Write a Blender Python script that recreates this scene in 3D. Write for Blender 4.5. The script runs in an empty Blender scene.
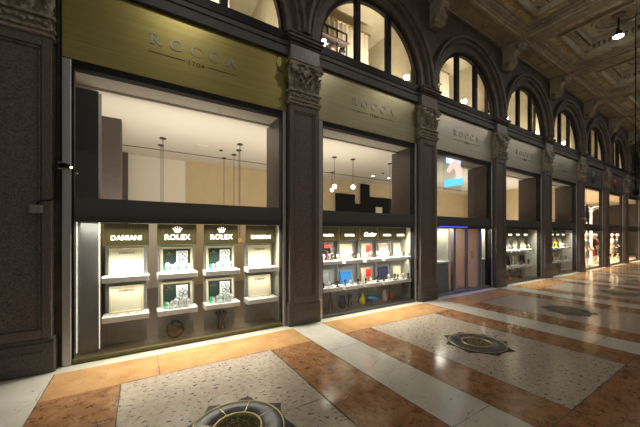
import bpy, math, random
from mathutils import Vector, Matrix
random.seed(7)
PI = math.pi
S = bpy.context.scene
C = S.collection

# ---------------------------------------------------------------- mesh builder
class MB:
    def __init__(self):
        self.v = []; self.f = []; self.m = []; self.mi = 0; self.sm = []
        self.smooth = False
    def add(self, vs, fs):
        n = len(self.v)
        self.v += [tuple(p) for p in vs]
        for f in fs:
            self.f.append(tuple(i + n for i in f)); self.m.append(self.mi); self.sm.append(self.smooth)
        return self
    def box(self, x0, x1, y0, y1, z0, z1):
        if x0 > x1: x0, x1 = x1, x0
        if y0 > y1: y0, y1 = y1, y0
        if z0 > z1: z0, z1 = z1, z0
        return self.add([(x0,y0,z0),(x1,y0,z0),(x1,y1,z0),(x0,y1,z0),(x0,y0,z1),(x1,y0,z1),(x1,y1,z1),(x0,y1,z1)],
                 [(0,3,2,1),(4,5,6,7),(0,1,5,4),(1,2,6,5),(2,3,7,6),(3,0,4,7)])
    def bbox(self, x0, x1, y0, y1, z0, z1, b=.01):
        """box whose front (-y) face is chamfered"""
        vs = [(x0,y0+b,z0),(x1,y0+b,z0),(x1,y0+b,z1),(x0,y0+b,z1),(x0+b,y0,z0+b),(x1-b,y0,z0+b),(x1-b,y0,z1-b),(x0+b,y0,z1-b),
              (x0,y1,z0),(x1,y1,z0),(x1,y1,z1),(x0,y1,z1)]
        return self.add(vs, [(4,5,6,7),(0,1,5,4),(1,2,6,5),(2,3,7,6),(3,0,4,7),(0,8,9,1),(1,9,10,2),(2,10,11,3),(3,11,8,0),(8,11,10,9)])
    def quad(self, a, b, c, d):
        return self.add([a,b,c,d], [(0,1,2,3)])
    def prism(self, pts, a0, a1, axis='y'):
        """polygon pts (2d) extruded between a0 and a1 along axis"""
        def P(p, a):
            if axis == 'y': return (p[0], a, p[1])
            if axis == 'x': return (a, p[0], p[1])
            return (p[0], p[1], a)
        n = len(pts)
        vs = [P(p, a0) for p in pts] + [P(p, a1) for p in pts]
        fs = [tuple(range(n)), tuple(range(2*n-1, n-1, -1))]
        fs += [(i, i+n, (i+1) % n + n, (i+1) % n) for i in range(n)]
        return self.add(vs, fs)
    def lathe(self, prof, c=(0,0,0), n=20, axis='z', sx=1, sy=1):
        """prof: list of (r, h)"""
        vs = []
        for r, hh in prof:
            for k in range(n):
                a = 2*PI*k/n; x = r*math.cos(a)*sx; y = r*math.sin(a)*sy
                if axis == 'z': vs.append((c[0]+x, c[1]+y, c[2]+hh))
                elif axis == 'y': vs.append((c[0]+x, c[1]+hh, c[2]+y))
                else: vs.append((c[0]+hh, c[1]+x, c[2]+y))
        fs = []
        for j in range(len(prof)-1):
            for k in range(n):
                fs.append((j*n+k, j*n+(k+1) % n, (j+1)*n+(k+1) % n, (j+1)*n+k))
        fs.append(tuple(range(n-1, -1, -1))); fs.append(tuple((len(prof)-1)*n+k for k in range(n)))
        s = self.smooth; self.smooth = True; self.add(vs, fs); self.smooth = s
        return self
    def ball(self, c, r, n=12, sz=1, sy=1):
        m = max(4, n//2)
        return self.lathe([(max(1e-4, r*math.sin(PI*j/m)), -r*sz*math.cos(PI*j/m)) for j in range(m+1)], c, n, sy=sy)
    def tube(self, pts, r, n=6):
        pts = [Vector(p) for p in pts]; vs = []; fs = []
        for i, p in enumerate(pts):
            d = (pts[min(i+1, len(pts)-1)] - pts[max(i-1, 0)]).normalized()
            u = d.cross(Vector((0,0,1)))
            if u.length < 1e-3: u = Vector((1,0,0))
            u.normalize(); w = d.cross(u)
            rr = r[i] if isinstance(r, (list, tuple)) else r
            for k in range(n):
                a = 2*PI*k/n; vs.append(p + (u*math.cos(a) + w*math.sin(a))*rr)
        for i in range(len(pts)-1):
            for k in range(n):
                fs.append((i*n+k, i*n+(k+1) % n, (i+1)*n+(k+1) % n, (i+1)*n+k))
        fs.append(tuple(range(n-1,-1,-1))); fs.append(tuple((len(pts)-1)*n+k for k in range(n)))
        s = self.smooth; self.smooth = True; self.add(vs, fs); self.smooth = s
        return self
    def arcband(self, prof, c, a0=0, a1=PI, n=40, flat_end=True):
        """prof: list of (r, y) swept round an axis parallel to y through c=(x,z)"""
        m = len(prof); vs = []; fs = []
        for k in range(n+1):
            a = a0 + (a1-a0)*k/n
            for r, y in prof: vs.append((c[0]+r*math.cos(a), y, c[1]+r*math.sin(a)))
        for k in range(n):
            for j in range(m):
                j2 = (j+1) % m
                fs.append((k*m+j, k*m+j2, (k+1)*m+j2, (k+1)*m+j))
        fs.append(tuple(range(m))); fs.append(tuple(n*m+j for j in range(m-1,-1,-1)))
        return self.add(vs, fs)
    def leaf(self, x, y, z, h, w, out=.08, n=6, tilt=0):
        """acanthus leaf growing up the front (-y) of a bell, curling forward at its tip"""
        vs = []; fs = []
        for i in range(n+1):
            t = i/n
            ww = w*.5*(.75+.5*math.sin(PI*t*.9))*(1-.55*t**3)*(1+.16*math.sin(t*20))
            yy = y - out*(t**2.2) - .012
            zz = z + h*(t if t < .85 else .85+(t-.85)*.1 - (t-.85)*.5)
            if t > .85: yy -= (t-.85)*.25
            cx = x + tilt*t
            vs += [(cx-ww, yy+.022, zz-.01), (cx-ww*.5, yy, zz), (cx, yy+.014, zz), (cx+ww*.5, yy, zz), (cx+ww, yy+.022, zz-.01)]
        for i in range(n):
            for k in range(4): fs.append((i*5+k, i*5+k+1, (i+1)*5+k+1, (i+1)*5+k))
        return self.add(vs, fs)
    def volute(self, x, y, z, r, s=1, d=.06):
        pts = []
        for k in range(22):
            a = k/21*2.3*2*PI; rr = r*(1-k/25)
            pts.append((x+s*rr*math.cos(a), y, z+rr*math.sin(a)))
        self.tube(pts, [d*.5*(1-k/40) for k in range(22)], 5)
        return self.ball((x, y-.01, z), r*.22, 8)
    def mesh(self, name, mats):
        me = bpy.data.meshes.new(name)
        me.from_pydata(self.v, [], self.f)
        for m in (mats if isinstance(mats, (list, tuple)) else [mats]): me.materials.append(m)
        for p, mi, s in zip(me.polygons, self.m, self.sm):
            p.material_index = mi; p.use_smooth = s
        import bmesh
        bm = bmesh.new(); bm.from_mesh(me); bmesh.ops.recalc_face_normals(bm, faces=bm.faces); bm.to_mesh(me); bm.free()
        return me

def part(name, mb, mats, parent=None, loc=None, label=None, kind=None):
    o = bpy.data.objects.new(name, mb.mesh(name, mats)); C.objects.link(o)
    if parent is not None: o.parent = parent
    if loc: o.location = loc
    if label: o['label'] = label
    if kind: o['kind'] = kind
    return o
LABELS = set()
def tag(o, label, cat, group=None):
    o['label'] = label; o['category'] = cat
    if label in LABELS and not group: print('DUP LABEL', label)
    LABELS.add(label)
    if group: o['group'] = group
    return o
def thing(name, label, cat, loc=(0,0,0), rz=0, group=None):
    o = bpy.data.objects.new(name, None); C.objects.link(o)
    o.empty_display_size = .1
    o.location = loc; o.rotation_euler = (0,0,rz)
    return tag(o, label, cat, group)
def struct(name, mb=None, mats=None, loc=None):
    if mb is None:
        o = bpy.data.objects.new(name, None); C.objects.link(o)
        if loc: o.location = loc
    else: o = part(name, mb, mats, None, loc)
    o['kind'] = 'structure'
    return o
KIDS = {}
def dup(root, loc, label=None, group=None, rz=None):
    def cp(o, par):
        c = o.copy(); C.objects.link(c)
        if par is not None: c.parent = par
        for ch in o.children: cp(ch, c)
        return c
    r = cp(root, None); r.location = loc
    if rz is not None: r.rotation_euler = (0,0,rz)
    if label:
        r['label'] = label
        if label in LABELS: print('DUP LABEL', label)
        LABELS.add(label)
    if group: r['group'] = group
    return r

# ---------------------------------------------------------------- materials
def newmat(name):
    m = bpy.data.materials.new(name); m.use_nodes = True
    nt = m.node_tree; b = nt.nodes['Principled BSDF']
    return m, nt, b
def mat(name, col, rough=.5, metal=0, spec=.5, emit=None, es=0, var=0, scale=8, bump=0, bscale=40, coat=0, stretch=None):
    m, nt, b = newmat(name)
    b.inputs['Base Color'].default_value = (*col, 1)
    b.inputs['Roughness'].default_value = rough; b.inputs['Metallic'].default_value = metal
    b.inputs['Specular IOR Level'].default_value = spec
    b.inputs['Coat Weight'].default_value = coat
    if emit: b.inputs['Emission Color'].default_value = (*emit, 1); b.inputs['Emission Strength'].default_value = es
    if var or bump:
        tc = nt.nodes.new('ShaderNodeTexCoord'); mp = nt.nodes.new('ShaderNodeMapping')
        nt.links.new(tc.outputs['Object'], mp.inputs['Vector'])
        if stretch: mp.inputs['Scale'].default_value = stretch
    if var:
        n = nt.nodes.new('ShaderNodeTexNoise'); n.inputs['Scale'].default_value = scale; n.inputs['Detail'].default_value = 5
        nt.links.new(mp.outputs[0], n.inputs['Vector'])
        r = nt.nodes.new('ShaderNodeValToRGB')
        r.color_ramp.elements[0].position = .3; r.color_ramp.elements[1].position = .7
        r.color_ramp.elements[0].color = tuple(c*(1-var) for c in col)+(1,)
        r.color_ramp.elements[1].color = tuple(min(1, c*(1+var)) for c in col)+(1,)
        nt.links.new(n.outputs['Fac'], r.inputs[0]); nt.links.new(r.outputs[0], b.inputs['Base Color'])
    if bump:
        n = nt.nodes.new('ShaderNodeTexNoise'); n.inputs['Scale'].default_value = bscale; n.inputs['Detail'].default_value = 4
        nt.links.new(mp.outputs[0], n.inputs['Vector'])
        bp = nt.nodes.new('ShaderNodeBump'); bp.inputs['Strength'].default_value = bump; bp.inputs['Distance'].default_value = .02
        nt.links.new(n.outputs['Fac'], bp.inputs['Height']); nt.links.new(bp.outputs[0], b.inputs['Normal'])
    return m
def emis(name, col, s):
    m, nt, b = newmat(name); b.inputs['Base Color'].default_value = (*col,1)
    b.inputs['Emission Color'].default_value = (*col,1); b.inputs['Emission Strength'].default_value = s
    return m
def glass(name, tint=(1,1,1), refl=1.0, ior=1.45, rough=0):
    m = bpy.data.materials.new(name); m.use_nodes = True; nt = m.node_tree; nt.nodes.clear()
    o = nt.nodes.new('ShaderNodeOutputMaterial'); t = nt.nodes.new('ShaderNodeBsdfTransparent'); g = nt.nodes.new('ShaderNodeBsdfGlossy')
    t.inputs[0].default_value = (*tint,1); g.inputs['Roughness'].default_value = rough; g.inputs[0].default_value = (1,1,1,1)
    lw = nt.nodes.new('ShaderNodeLayerWeight'); lw.inputs['Blend'].default_value = .5
    pw = nt.nodes.new('ShaderNodeMath'); pw.operation = 'POWER'; pw.inputs[1].default_value = 5
    fr = nt.nodes.new('ShaderNodeMath'); fr.operation = 'MULTIPLY_ADD'; fr.inputs[1].default_value = .93; fr.inputs[2].default_value = .05
    nt.links.new(lw.outputs['Facing'], pw.inputs[0]); nt.links.new(pw.outputs[0], fr.inputs[0])
    mu = nt.nodes.new('ShaderNodeMath'); mu.operation = 'MULTIPLY'; mu.inputs[1].default_value = refl
    mx = nt.nodes.new('ShaderNodeMixShader')
    nt.links.new(fr.outputs[0], mu.inputs[0]); nt.links.new(mu.outputs[0], mx.inputs[0])
    nt.links.new(t.outputs[0], mx.inputs[1]); nt.links.new(g.outputs[0], mx.inputs[2]); nt.links.new(mx.outputs[0], o.inputs[0])
    return m
def marble(name, c1, c2, vein, vscale=5, vw=.03, rough=.14, nscale=3, vamt=.8, speck=None, sscale=14, sth=.2):
    """polished stone: mottled ground, crack veins, optional dark fossil specks"""
    m, nt, b = newmat(name); L = nt.links.new; N = nt.nodes.new
    tc = N('ShaderNodeTexCoord')
    n1 = N('ShaderNodeTexNoise'); n1.inputs['Scale'].default_value = nscale; n1.inputs['Detail'].default_value = 8; n1.inputs['Roughness'].default_value = .65
    L(tc.outputs['Object'], n1.inputs['Vector'])
    r1 = N('ShaderNodeValToRGB'); r1.color_ramp.elements[0].position = .32; r1.color_ramp.elements[1].position = .68
    r1.color_ramp.elements[0].color = (*c1,1); r1.color_ramp.elements[1].color = (*c2,1)
    L(n1.outputs['Fac'], r1.inputs[0])
    # distorted coordinates
    nd = N('ShaderNodeTexNoise'); nd.inputs['Scale'].default_value = vscale*1.6; nd.inputs['Detail'].default_value = 4
    L(tc.outputs['Object'], nd.inputs['Vector'])
    ma = N('ShaderNodeVectorMath'); ma.operation = 'MULTIPLY_ADD'; ma.inputs[1].default_value = (.22,.22,.22)
    L(nd.outputs['Color'], ma.inputs[0]); L(tc.outputs['Object'], ma.inputs[2])
    v = N('ShaderNodeTexVoronoi'); v.feature = 'DISTANCE_TO_EDGE'; v.inputs['Scale'].default_value = vscale
    L(ma.outputs[0], v.inputs['Vector'])
    rv = N('ShaderNodeValToRGB'); rv.color_ramp.elements[0].position = 0; rv.color_ramp.elements[1].position = vw
    rv.color_ramp.elements[0].color = (vamt,)*3+(1,); rv.color_ramp.elements[1].color = (0,0,0,1)
    L(v.outputs['Distance'], rv.inputs[0])
    nm = N('ShaderNodeTexNoise'); nm.inputs['Scale'].default_value = vscale*.8
    L(tc.outputs['Object'], nm.inputs['Vector'])
    rm = N('ShaderNodeValToRGB'); rm.color_ramp.elements[0].position = .4; rm.color_ramp.elements[1].position = .62
    L(nm.outputs['Fac'], rm.inputs[0])
    mul = N('ShaderNodeMath'); mul.operation = 'MULTIPLY'; L(rv.outputs[0], mul.inputs[0]); L(rm.outputs[0], mul.inputs[1])
    mx = N('ShaderNodeMixRGB'); mx.inputs[2].default_value = (*vein,1)
    L(mul.outputs[0], mx.inputs[0]); L(r1.outputs[0], mx.inputs[1])
    out = mx.outputs[0]
    if speck:
        ns = N('ShaderNodeTexNoise'); ns.inputs['Scale'].default_value = sscale; ns.inputs['Detail'].default_value = 2; ns.inputs['Roughness'].default_value = .5
        mp = N('ShaderNodeMapping'); mp.inputs['Rotation'].default_value = (0,0,.6); mp.inputs['Scale'].default_value = (1,1.7,1)
        L(tc.outputs['Object'], mp.inputs['Vector']); L(mp.outputs[0], ns.inputs['Vector'])
        rs = N('ShaderNodeValToRGB'); rs.color_ramp.elements[0].position = sth; rs.color_ramp.elements[1].position = sth+.03
        rs.color_ramp.elements[0].color = (1,1,1,1); rs.color_ramp.elements[1].color = (0,0,0,1)
        L(ns.outputs['Fac'], rs.inputs[0])
        m2 = N('ShaderNodeMixRGB'); m2.inputs[2].default_value = (*speck,1); L(rs.outputs[0], m2.inputs[0]); L(out, m2.inputs[1]); out = m2.outputs[0]
    L(out, b.inputs['Base Color'])
    rr = N('ShaderNodeMapRange'); rr.inputs[3].default_value = rough*.75; rr.inputs[4].default_value = rough*1.5
    L(n1.outputs['Fac'], rr.inputs[0]); L(rr.outputs[0], b.inputs['Roughness'])
    bp = N('ShaderNodeBump'); bp.inputs['Strength'].default_value = .06; bp.inputs['Distance'].default_value = .01
    n3 = N('ShaderNodeTexNoise'); n3.inputs['Scale'].default_value = 2.5; n3.inputs['Detail'].default_value = 3
    L(tc.outputs['Object'], n3.inputs['Vector']); L(n3.outputs['Fac'], bp.inputs['Height']); L(bp.outputs[0], b.inputs['Normal'])
    return m
def granite(name, col, k=.5, scale=55, rough=.38):
    return mat(name, col, rough, var=k, scale=scale, bump=.12, bscale=30)

M = {}
M['granite'] = granite('brown_granite', (.135,.113,.105))
M['granite_dark'] = granite('dark_granite', (.095,.08,.074))
M['arch_stone'] = mat('arch_stone', (.074,.061,.048), .6, var=.35, scale=6, bump=.25, bscale=22)
M['carved'] = mat('carved_stone', (.30,.27,.21), .7, var=.4, scale=14, bump=.5, bscale=45)
M['plaster'] = mat('ceiling_plaster', (.29,.255,.18), .8, var=.28, scale=3.5, bump=.2, bscale=20)
M['plaster_shaded'] = mat('ceiling_plaster_shaded', (.09,.068,.045), .85, var=.3, scale=6)
M['plaster_gold'] = mat('ceiling_painted_panel', (.40,.31,.16), .7, var=.5, scale=9)
M['brass'] = mat('brushed_brass', (.43,.365,.13), .36, 1, var=.1, scale=5, bump=.05, bscale=60, stretch=(.15,1,6))
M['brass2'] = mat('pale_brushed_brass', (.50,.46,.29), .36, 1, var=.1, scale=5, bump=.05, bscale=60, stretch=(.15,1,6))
M['metal_pale'] = mat('pale_brushed_metal', (.70,.66,.56), .38, 1, var=.08, scale=5, stretch=(.15,1,6))  # paler, greyer metal tone for the signs past the second
M['brass_trim'] = mat('brass_trim', (.45,.34,.13), .35, 1)
M['medal_brass'] = mat('worn_brass', (.30,.25,.12), .5, .9)
M['sill'] = mat('dull_brass_sill', (.14,.115,.06), .45, .8)
M['header'] = mat('gilt_header', (.19,.165,.07), .38, 1, var=.25, scale=20, stretch=(3,1,.15))
M['silver'] = mat('silver_letter', (.5,.5,.52), .35, .9)
M['letter_dark'] = mat('dark_letter', (.10,.085,.05), .5, .6)
M['steel'] = mat('steel', (.50,.50,.52), .33, .7)
M['steel_door'] = mat('door_steel', (.30,.30,.31), .35, .7)
M['matte'] = mat('matte_black_panel', (.006,.006,.007), .95, spec=.05)
M['steel_dark'] = mat('dark_steel', (.10,.10,.105), .3, .9)
M['black'] = mat('black_metal', (.009,.009,.010), .5, spec=.2)
M['ledge'] = mat('ledge_grey', (.055,.055,.052), .6, var=.15)
M['band'] = mat('charcoal_band', (.085,.09,.093), .3)
M['grey_panel'] = mat('grey_panel', (.24,.245,.24), .5, var=.06)
M['grey_deck'] = mat('grey_deck', (.13,.13,.13), .4)
M['side'] = mat('grey_side_panel', (.14,.14,.135), .6)
M['cream_panel'] = mat('cream_panel', (.34,.33,.27), .5)
M['tray'] = mat('pale_tray', (.60,.60,.59), .45)
M['cream'] = mat('cream_board', (.60,.555,.40), .6)
M['creamframe'] = mat('cream_frame', (.60,.53,.34), .5)
M['wallwhite'] = mat('shop_wall_white', (.80,.74,.64), .8)
M['wallbeige'] = mat('shop_wall_beige', (.60,.47,.28), .8, var=.05, scale=2)
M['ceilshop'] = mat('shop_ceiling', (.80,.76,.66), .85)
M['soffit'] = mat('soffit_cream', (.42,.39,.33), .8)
M['column'] = mat('shop_brown_column', (.075,.055,.05), .6, var=.1)
M['dkpier'] = mat('dark_grey_pier', (.075,.078,.082), .5)
M['reveal'] = granite('brown_reveal', (.085,.062,.055), .3, 30, .3)
M['shopfloor'] = mat('shop_floor', (.17,.14,.12), .3)
M['pink'] = mat('pink_beige_wall', (.58,.42,.33), .6)
M['glass'] = glass('window_glass', (.96,.97,.97), .9)
M['glass_up'] = glass('lunette_glass', (.92,.93,.92), .9)
M['lit'] = emis('lit_letter', (1,.98,.92), 1.4)
M['slit'] = emis('light_slit', (1,.94,.74), .8)
M['lamp'] = emis('spot_lens', (1,.97,.92), 45)
M['down'] = emis('downlight_lens', (1,.93,.8), 14)
M['globe'] = emis('globe_glow', (1,.90,.72), 6)
M['dkgreen'] = mat('dark_green_velvet', (.004,.022,.015), .7)
M['green'] = mat('emerald_pad', (.01,.42,.22), .5)
M['white'] = mat('white_pad', (.86,.86,.84), .5)
M['gold'] = mat('gold_detail', (.75,.55,.2), .3, 1)
M['dark'] = mat('near_black', (.015,.015,.018), .5)
M['red'] = mat('red_card', (.75,.03,.02), .5)
M['blue'] = mat('blue_pad', (.03,.22,.55), .5)
M['navy'] = mat('navy_velvet', (.015,.015,.06), .7)
M['rose'] = mat('rose_pad', (.62,.42,.36), .6)
M['lace'] = mat('pale_curtain', (.80,.72,.56), .9)
M['room_up'] = mat('upper_room_wall', (.62,.55,.40), .85, var=.12, scale=2)
M['orange'] = marble('rosso_verona', (.22,.105,.045), (.34,.18,.085), (.06,.025,.012), 9, .11, .12, 5, .95)
M['orange_lit'] = marble('rosso_verona_lit', (.34,.185,.075), (.46,.275,.125), (.20,.09,.035), 8, .05, .12, 4, .5)  # orange marble family, window glow put into a lighter, yellower colour
M['whitem'] = marble('pale_marble', (.45,.425,.365), (.54,.51,.44), (.20,.18,.15), 1.6, .012, .12, 2, .6, (.16,.14,.11), 16, .27)
M['speck'] = marble('speckled_ceppo', (.31,.255,.20), (.43,.365,.295), (.2,.15,.12), 14, .05, .13, 16, .5, (.07,.06,.055), 17, .345)
M['cream_stone'] = marble('threshold_stone', (.45,.42,.33), (.55,.52,.42), (.3,.25,.2), 3, .02, .2, 3, .4)
M['joint'] = mat('floor_joint', (.035,.025,.02), .8)
M['medal'] = mat('bronze_disc', (.06,.06,.064), .42, .7, var=.3, scale=12)
M['medal_stone'] = mat('dark_inlay_stone', (.02,.021,.02), .6, var=.4, spec=.25, scale=20)

FY = 5.195      # plane of the shop fronts
PF = 5.05       # front of the pilasters
PIERS = [-1.31, 2.80, 6.64, 10.46, 14.24, 18.03, 21.8, 25.6, 29.4, 33.2]
PW = .365
NB = len(PIERS)-1
BAY = [((PIERS[i]+PW+.02 if i else -.90), PIERS[i+1]-PW) for i in range(NB)]    # clear opening x0,x1
BC = [(PIERS[i]+PIERS[i+1])/2 for i in range(NB)]
ORD = ['corner','second','third','fourth','fifth','sixth','seventh','eighth','ninth']
PORD = ['corner','first','second','third','fourth','fifth','sixth','seventh','eighth','ninth']
WSHOP = ['the watch window', 'the five-header window', 'the glass doors', 'the nearer small jewellery window', 'the farther small jewellery window', 'the bright fashion window', 'the grey fashion window', 'the last warm window', 'the end window']

# ---------------------------------------------------------------- lights
def area(name, loc, sx, sy, power, col=(1,1,1), rot=(0,0,0), spread=PI):
    l = bpy.data.lights.new(name, 'AREA'); l.shape = 'RECTANGLE'; l.size = sx; l.size_y = sy; l.energy = power; l.color = col; l.spread = spread
    o = bpy.data.objects.new(name, l); C.objects.link(o); o.location = loc; o.rotation_euler = rot; return o
# ---------------------------------------------------------------- floor
fl = MB()
mats_floor = [M['orange'], M['orange_lit'], M['whitem'], M['speck'], M['cream_stone'], M['joint']]
def fq(x0, x1, y0, y1, mi):
    fl.mi = mi; fl.quad((x0,y0,0),(x1,y0,0),(x1,y1,0),(x0,y1,0))
J = .006
ys = [(-2.6,1.13), (1.13,4.2), (4.2,4.93), (4.93,5.20)]
edges = []
for i, p in enumerate([-5.1]+PIERS):
    edges.append((p-.34, p+.38 if i == 1 else p+.33))
for i in range(len(edges)):
    w0, w1 = edges[i]
    fq(w0, w1, -2.6, 4.93, 2)
    if i+1 < len(edges):
        a, b = w1, edges[i+1][0]; c = (a+b)/2
        if i == 0: h = 1.0
        else: h = .96
        p0, p1 = c-h, c+h
        fq(a, b, -2.6, 1.13, 0)
        fq(a, p0, 1.13, 4.2, 0); fq(p0, p1, 1.13, 4.2, 3); fq(p1, b, 1.13, 4.2, 0)
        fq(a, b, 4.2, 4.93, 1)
fq(edges[0][0], edges[-1][1], 4.93, 5.2, 4)
fq(-6, 36, -9, -2.6, 3)
floor = struct('floor', fl, mats_floor)
jt = MB()
def joint(x0, y0, x1, y1, w=.007):
    d = Vector((x1-x0, y1-y0, 0)); n = Vector((-d.y, d.x, 0)).normalized()*w*.5
    a = Vector((x0,y0,.0012)); b = Vector((x1,y1,.0012)); k = max(1, int(d.length/.12)); pr = []
    for i in range(k+1):
        t = i/k; p = a.lerp(b, t); q = w*.5*random.uniform(.5, 1.9)*n.normalized()
        pr.append((p-q, p+q))
    for i in range(k): jt.quad(pr[i][0], pr[i+1][0], pr[i+1][1], pr[i][1])
for i in range(len(edges)):
    w0, w1 = edges[i]
    joint(w0, -2.6, w0, 4.93, .009); joint(w1, -2.6, w1, 4.93, .007)
    joint(w0, 1.62, w1, 1.62, .005); joint(w0, 3.7, w1, 3.7, .005)
    if i+1 < len(edges):
        a, b = w1, edges[i+1][0]; c = (a+b)/2; h = 1.0 if i == 0 else .96
        p0, p1 = c-h, c+h
        joint(a, 1.13, b, 1.13, .008); joint(p0, 1.13, p0, 4.2, .01); joint(p1, 1.13, p1, 4.2, .014)
        joint(p0, 4.2, p1, 4.2, .012)
        joint(c-.55, 4.2, c-.55, 4.93, .005); joint(c+.6, 4.2, c+.6, 4.93, .004)
        joint(p1, 2.5, b, 2.5, .005); joint(a, 3.4, p0, 3.4, .005); joint(p0, 2.66, p1, 2.66, .006)
        joint(c-.3, -.6, c-.3, 1.13, .006); joint(a, -.6, b, -.6, .006)
trim1 = struct('trim_1', jt, M['joint'])
sub = MB(); sub.box(-6.2, 36.2, -9.2, 11.4, -.25, -.004); struct('floor.001', sub, M['joint'])

# ---------------------------------------------------------------- floor medallions
def medallion():
    t = thing('floor_medallion', 'x', 'floor medallion')
    st = MB(); pts = []
    for k in range(32):
        a = 2*PI*k/32+.3; r = (.53, .455, .44, .455)[k % 4]
        pts.append((r*math.cos(a), r*math.sin(a)))
    st.prism(pts, .0015, .006, 'z'); part('stone_surround', st, M['medal_stone'], t)
    d = MB(); d.lathe([(.42,.0),(.42,.010),(.40,.014),(.21,.014),(.21,.004)], n=48); part('disc', d, M['medal'], t)
    g = MB(); g.lathe([(.418,.010),(.42,.017),(.432,.017),(.436,.004),(.42,.004)], n=48)
    g.lathe([(.205,.012),(.205,.022),(.228,.022),(.232,.012)], n=40)
    for k in range(8):
        a = 2*PI*k/8+.2
        c, s = math.cos(a), math.sin(a); w = .005
        g.add([(c*.22-s*w, s*.22+c*w, .019),(c*.22+s*w, s*.22-c*w, .019),(c*.43+s*w, s*.43-c*w, .019),(c*.43-s*w, s*.43+c*w, .019)], [(0,1,2,3)])
    part('brass_ring', g, M['medal_brass'], t)
    gr = MB(); gr.lathe([(.205,.005),(.205,.012)], n=40); part('grille_bed', gr, M['dark'], t)
    gg = MB()
    for R_, n_ in ((.19,20),(.145,15),(.10,10),(.055,6)):
        for k in range(n_):
            a = 2*PI*k/n_; c, s = math.cos(a)*R_, math.sin(a)*R_
            b2 = a+PI/n_; c2, s2 = math.cos(b2)*(R_-.045), math.sin(b2)*(R_-.045)
            gg.tube([(c,s,.016),(c2,s2,.018)], .003, 4)
            b3 = a-PI/n_; gg.tube([(c,s,.016),(math.cos(b3)*(R_-.045),math.sin(b3)*(R_-.045),.018)], .003, 4)
    for R_ in (.19,.10,.015):
        gg.tube([(R_*math.cos(2*PI*k/24), R_*math.sin(2*PI*k/24), .016) for k in range(25)], .0028, 4)
    part('grille', gg, M['medal_brass'], t)
    return t
med0 = None
mlab = ['largest, in front of '+WSHOP[0]] + ['in front of '+WSHOP[q] for q in range(1,7)]
for i in range(7):
    c = (edges[i+1][1]+edges[i+2][0])/2
    lab = 'round bronze floor medallion with brass grille, ' + mlab[i]
    if i == 0: med0 = medallion(); med0.location = (c, 2.66, 0); med0['label'] = lab; med0['group'] = 'floor medallions'
    else: dup(med0, (c, 2.66, 0), lab, 'floor medallions')

# ---------------------------------------------------------------- facade wall
LZ = 5.72                                   # centre height of the lunettes
RAD = [1.63] + [1.56]*(NB-1)
ST = 4.20                                   # top of the shop openings
w = MB()
w.box(-6, -.905, PF+.06, 5.6, 0, ST) if False else None
w.box(-6, PIERS[0]-PW, PF+.05, 5.6, 0, 8.9)
for i, p in enumerate(PIERS):
    x0 = p-PW if i == 0 else BAY[i-1][1]
    x1 = BAY[i][0] if i < NB else p+PW
    w.box(x0, x1, FY+.01, 5.6 if i < 6 else 5.27, 0, LZ)
for i in range(NB):
    x0, x1 = BAY[i]
    w.box(x0, x1, FY+.05, 5.55, ST, 5.60)
    # wall with a round-headed hole
    c = BC[i]; R = RAD[i]+.02; xa, xb = PIERS[i], PIERS[i+1]; zt = 8.9; n = 32
    if i == 0: xa = PIERS[0]-PW
    for k in range(n):
        pts = []
        for j in (k, k+1):
            a = PI*j/n
            px, pz = c+R*math.cos(a), LZ+R*math.sin(a)
            ca, sa = math.cos(a), math.sin(a)
            tx = (xb-c)/ca if ca > 1e-6 else ((xa-c)/ca if ca < -1e-6 else 1e9)
            tz = (zt-LZ)/sa if sa > 1e-6 else 1e9
            tt = min(tx, tz); pts.append(((px, pz), (c+tt*ca, LZ+tt*sa)))
        (a1, b1), (a2, b2) = pts
        for y in (5.02, 5.24): w.quad((a1[0],y,a1[1]),(b1[0],y,b1[1]),(b2[0],y,b2[1]),(a2[0],y,a2[1]))
        w.quad((a1[0],5.02,a1[1]),(a2[0],5.02,a2[1]),(a2[0],5.24,a2[1]),(a1[0],5.24,a1[1]))
        # corners
        if abs((b1[0]-b2[0])*(b1[1]-b2[1])) > 1e-6:
            cx = xb if b1[0] > c else xa
            for y in (5.02, 5.24): w.add([(b1[0],y,b1[1]),(cx,y,zt),(b2[0],y,b2[1])], [(0,1,2)])
struct('wall_front', w, M['arch_stone'])
lg = []
for i in range(NB):
    x0, x1 = BAY[i]
    l = MB(); l.box(x0-.02, x1+.02, 5.10, FY+.06, 5.30, 5.47); l.box(x0-.02, x1+.02, FY, FY+.06, 4.2, 5.30)
    l.box(x0-.02, x1+.02, 5.08, FY+.3, 5.47, 5.56)
    struct('trim_%d' % (i+2), l, M['ledge'])

# ---------------------------------------------------------------- archivolts
def arch(i):
    c = BC[i]; R = RAD[i]; o = (PIERS[i+1]-PIERS[i])/2 - R    # room up to the pier axis
    t = thing('arch_molding', 'dark stone round arch above '+WSHOP[i], 'arch', (c, 5.0, LZ), 0, 'stone arches above the shop fronts')
    def ring(name, prof):
        m = MB(); m.arcband([(r, y-5.0) for r, y in prof], (0,0), 0, PI, 48); m.sm = [False]*len(m.f)
        part(name, m, M['arch_stone'], t)
    a = R
    ring('inner_ring', [(a-.01,5.22),(a-.01,5.16),(a+.03,5.11),(a+.07,5.11),(a+.07,5.22)])
    ring('middle_ring', [(a+.07,5.22),(a+.07,5.07),(a+.09,5.05),(a+.12,5.05),(a+.13,5.08),(a+.16,5.08),(a+.18,5.0),(a+.20,5.0),(a+.20,5.22)])
    q = .38
    ring('outer_ring', [(a+.20,5.2),(a+.20,4.97),(a+.22,4.93),(a+.25,4.92),(a+.28,4.95),(a+.30,4.95),(a+.32,4.88),(a+q,4.87),(a+q+.02,4.92),(a+q+.02,5.2)])
    return t
for i in range(NB): arch(i)

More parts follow.
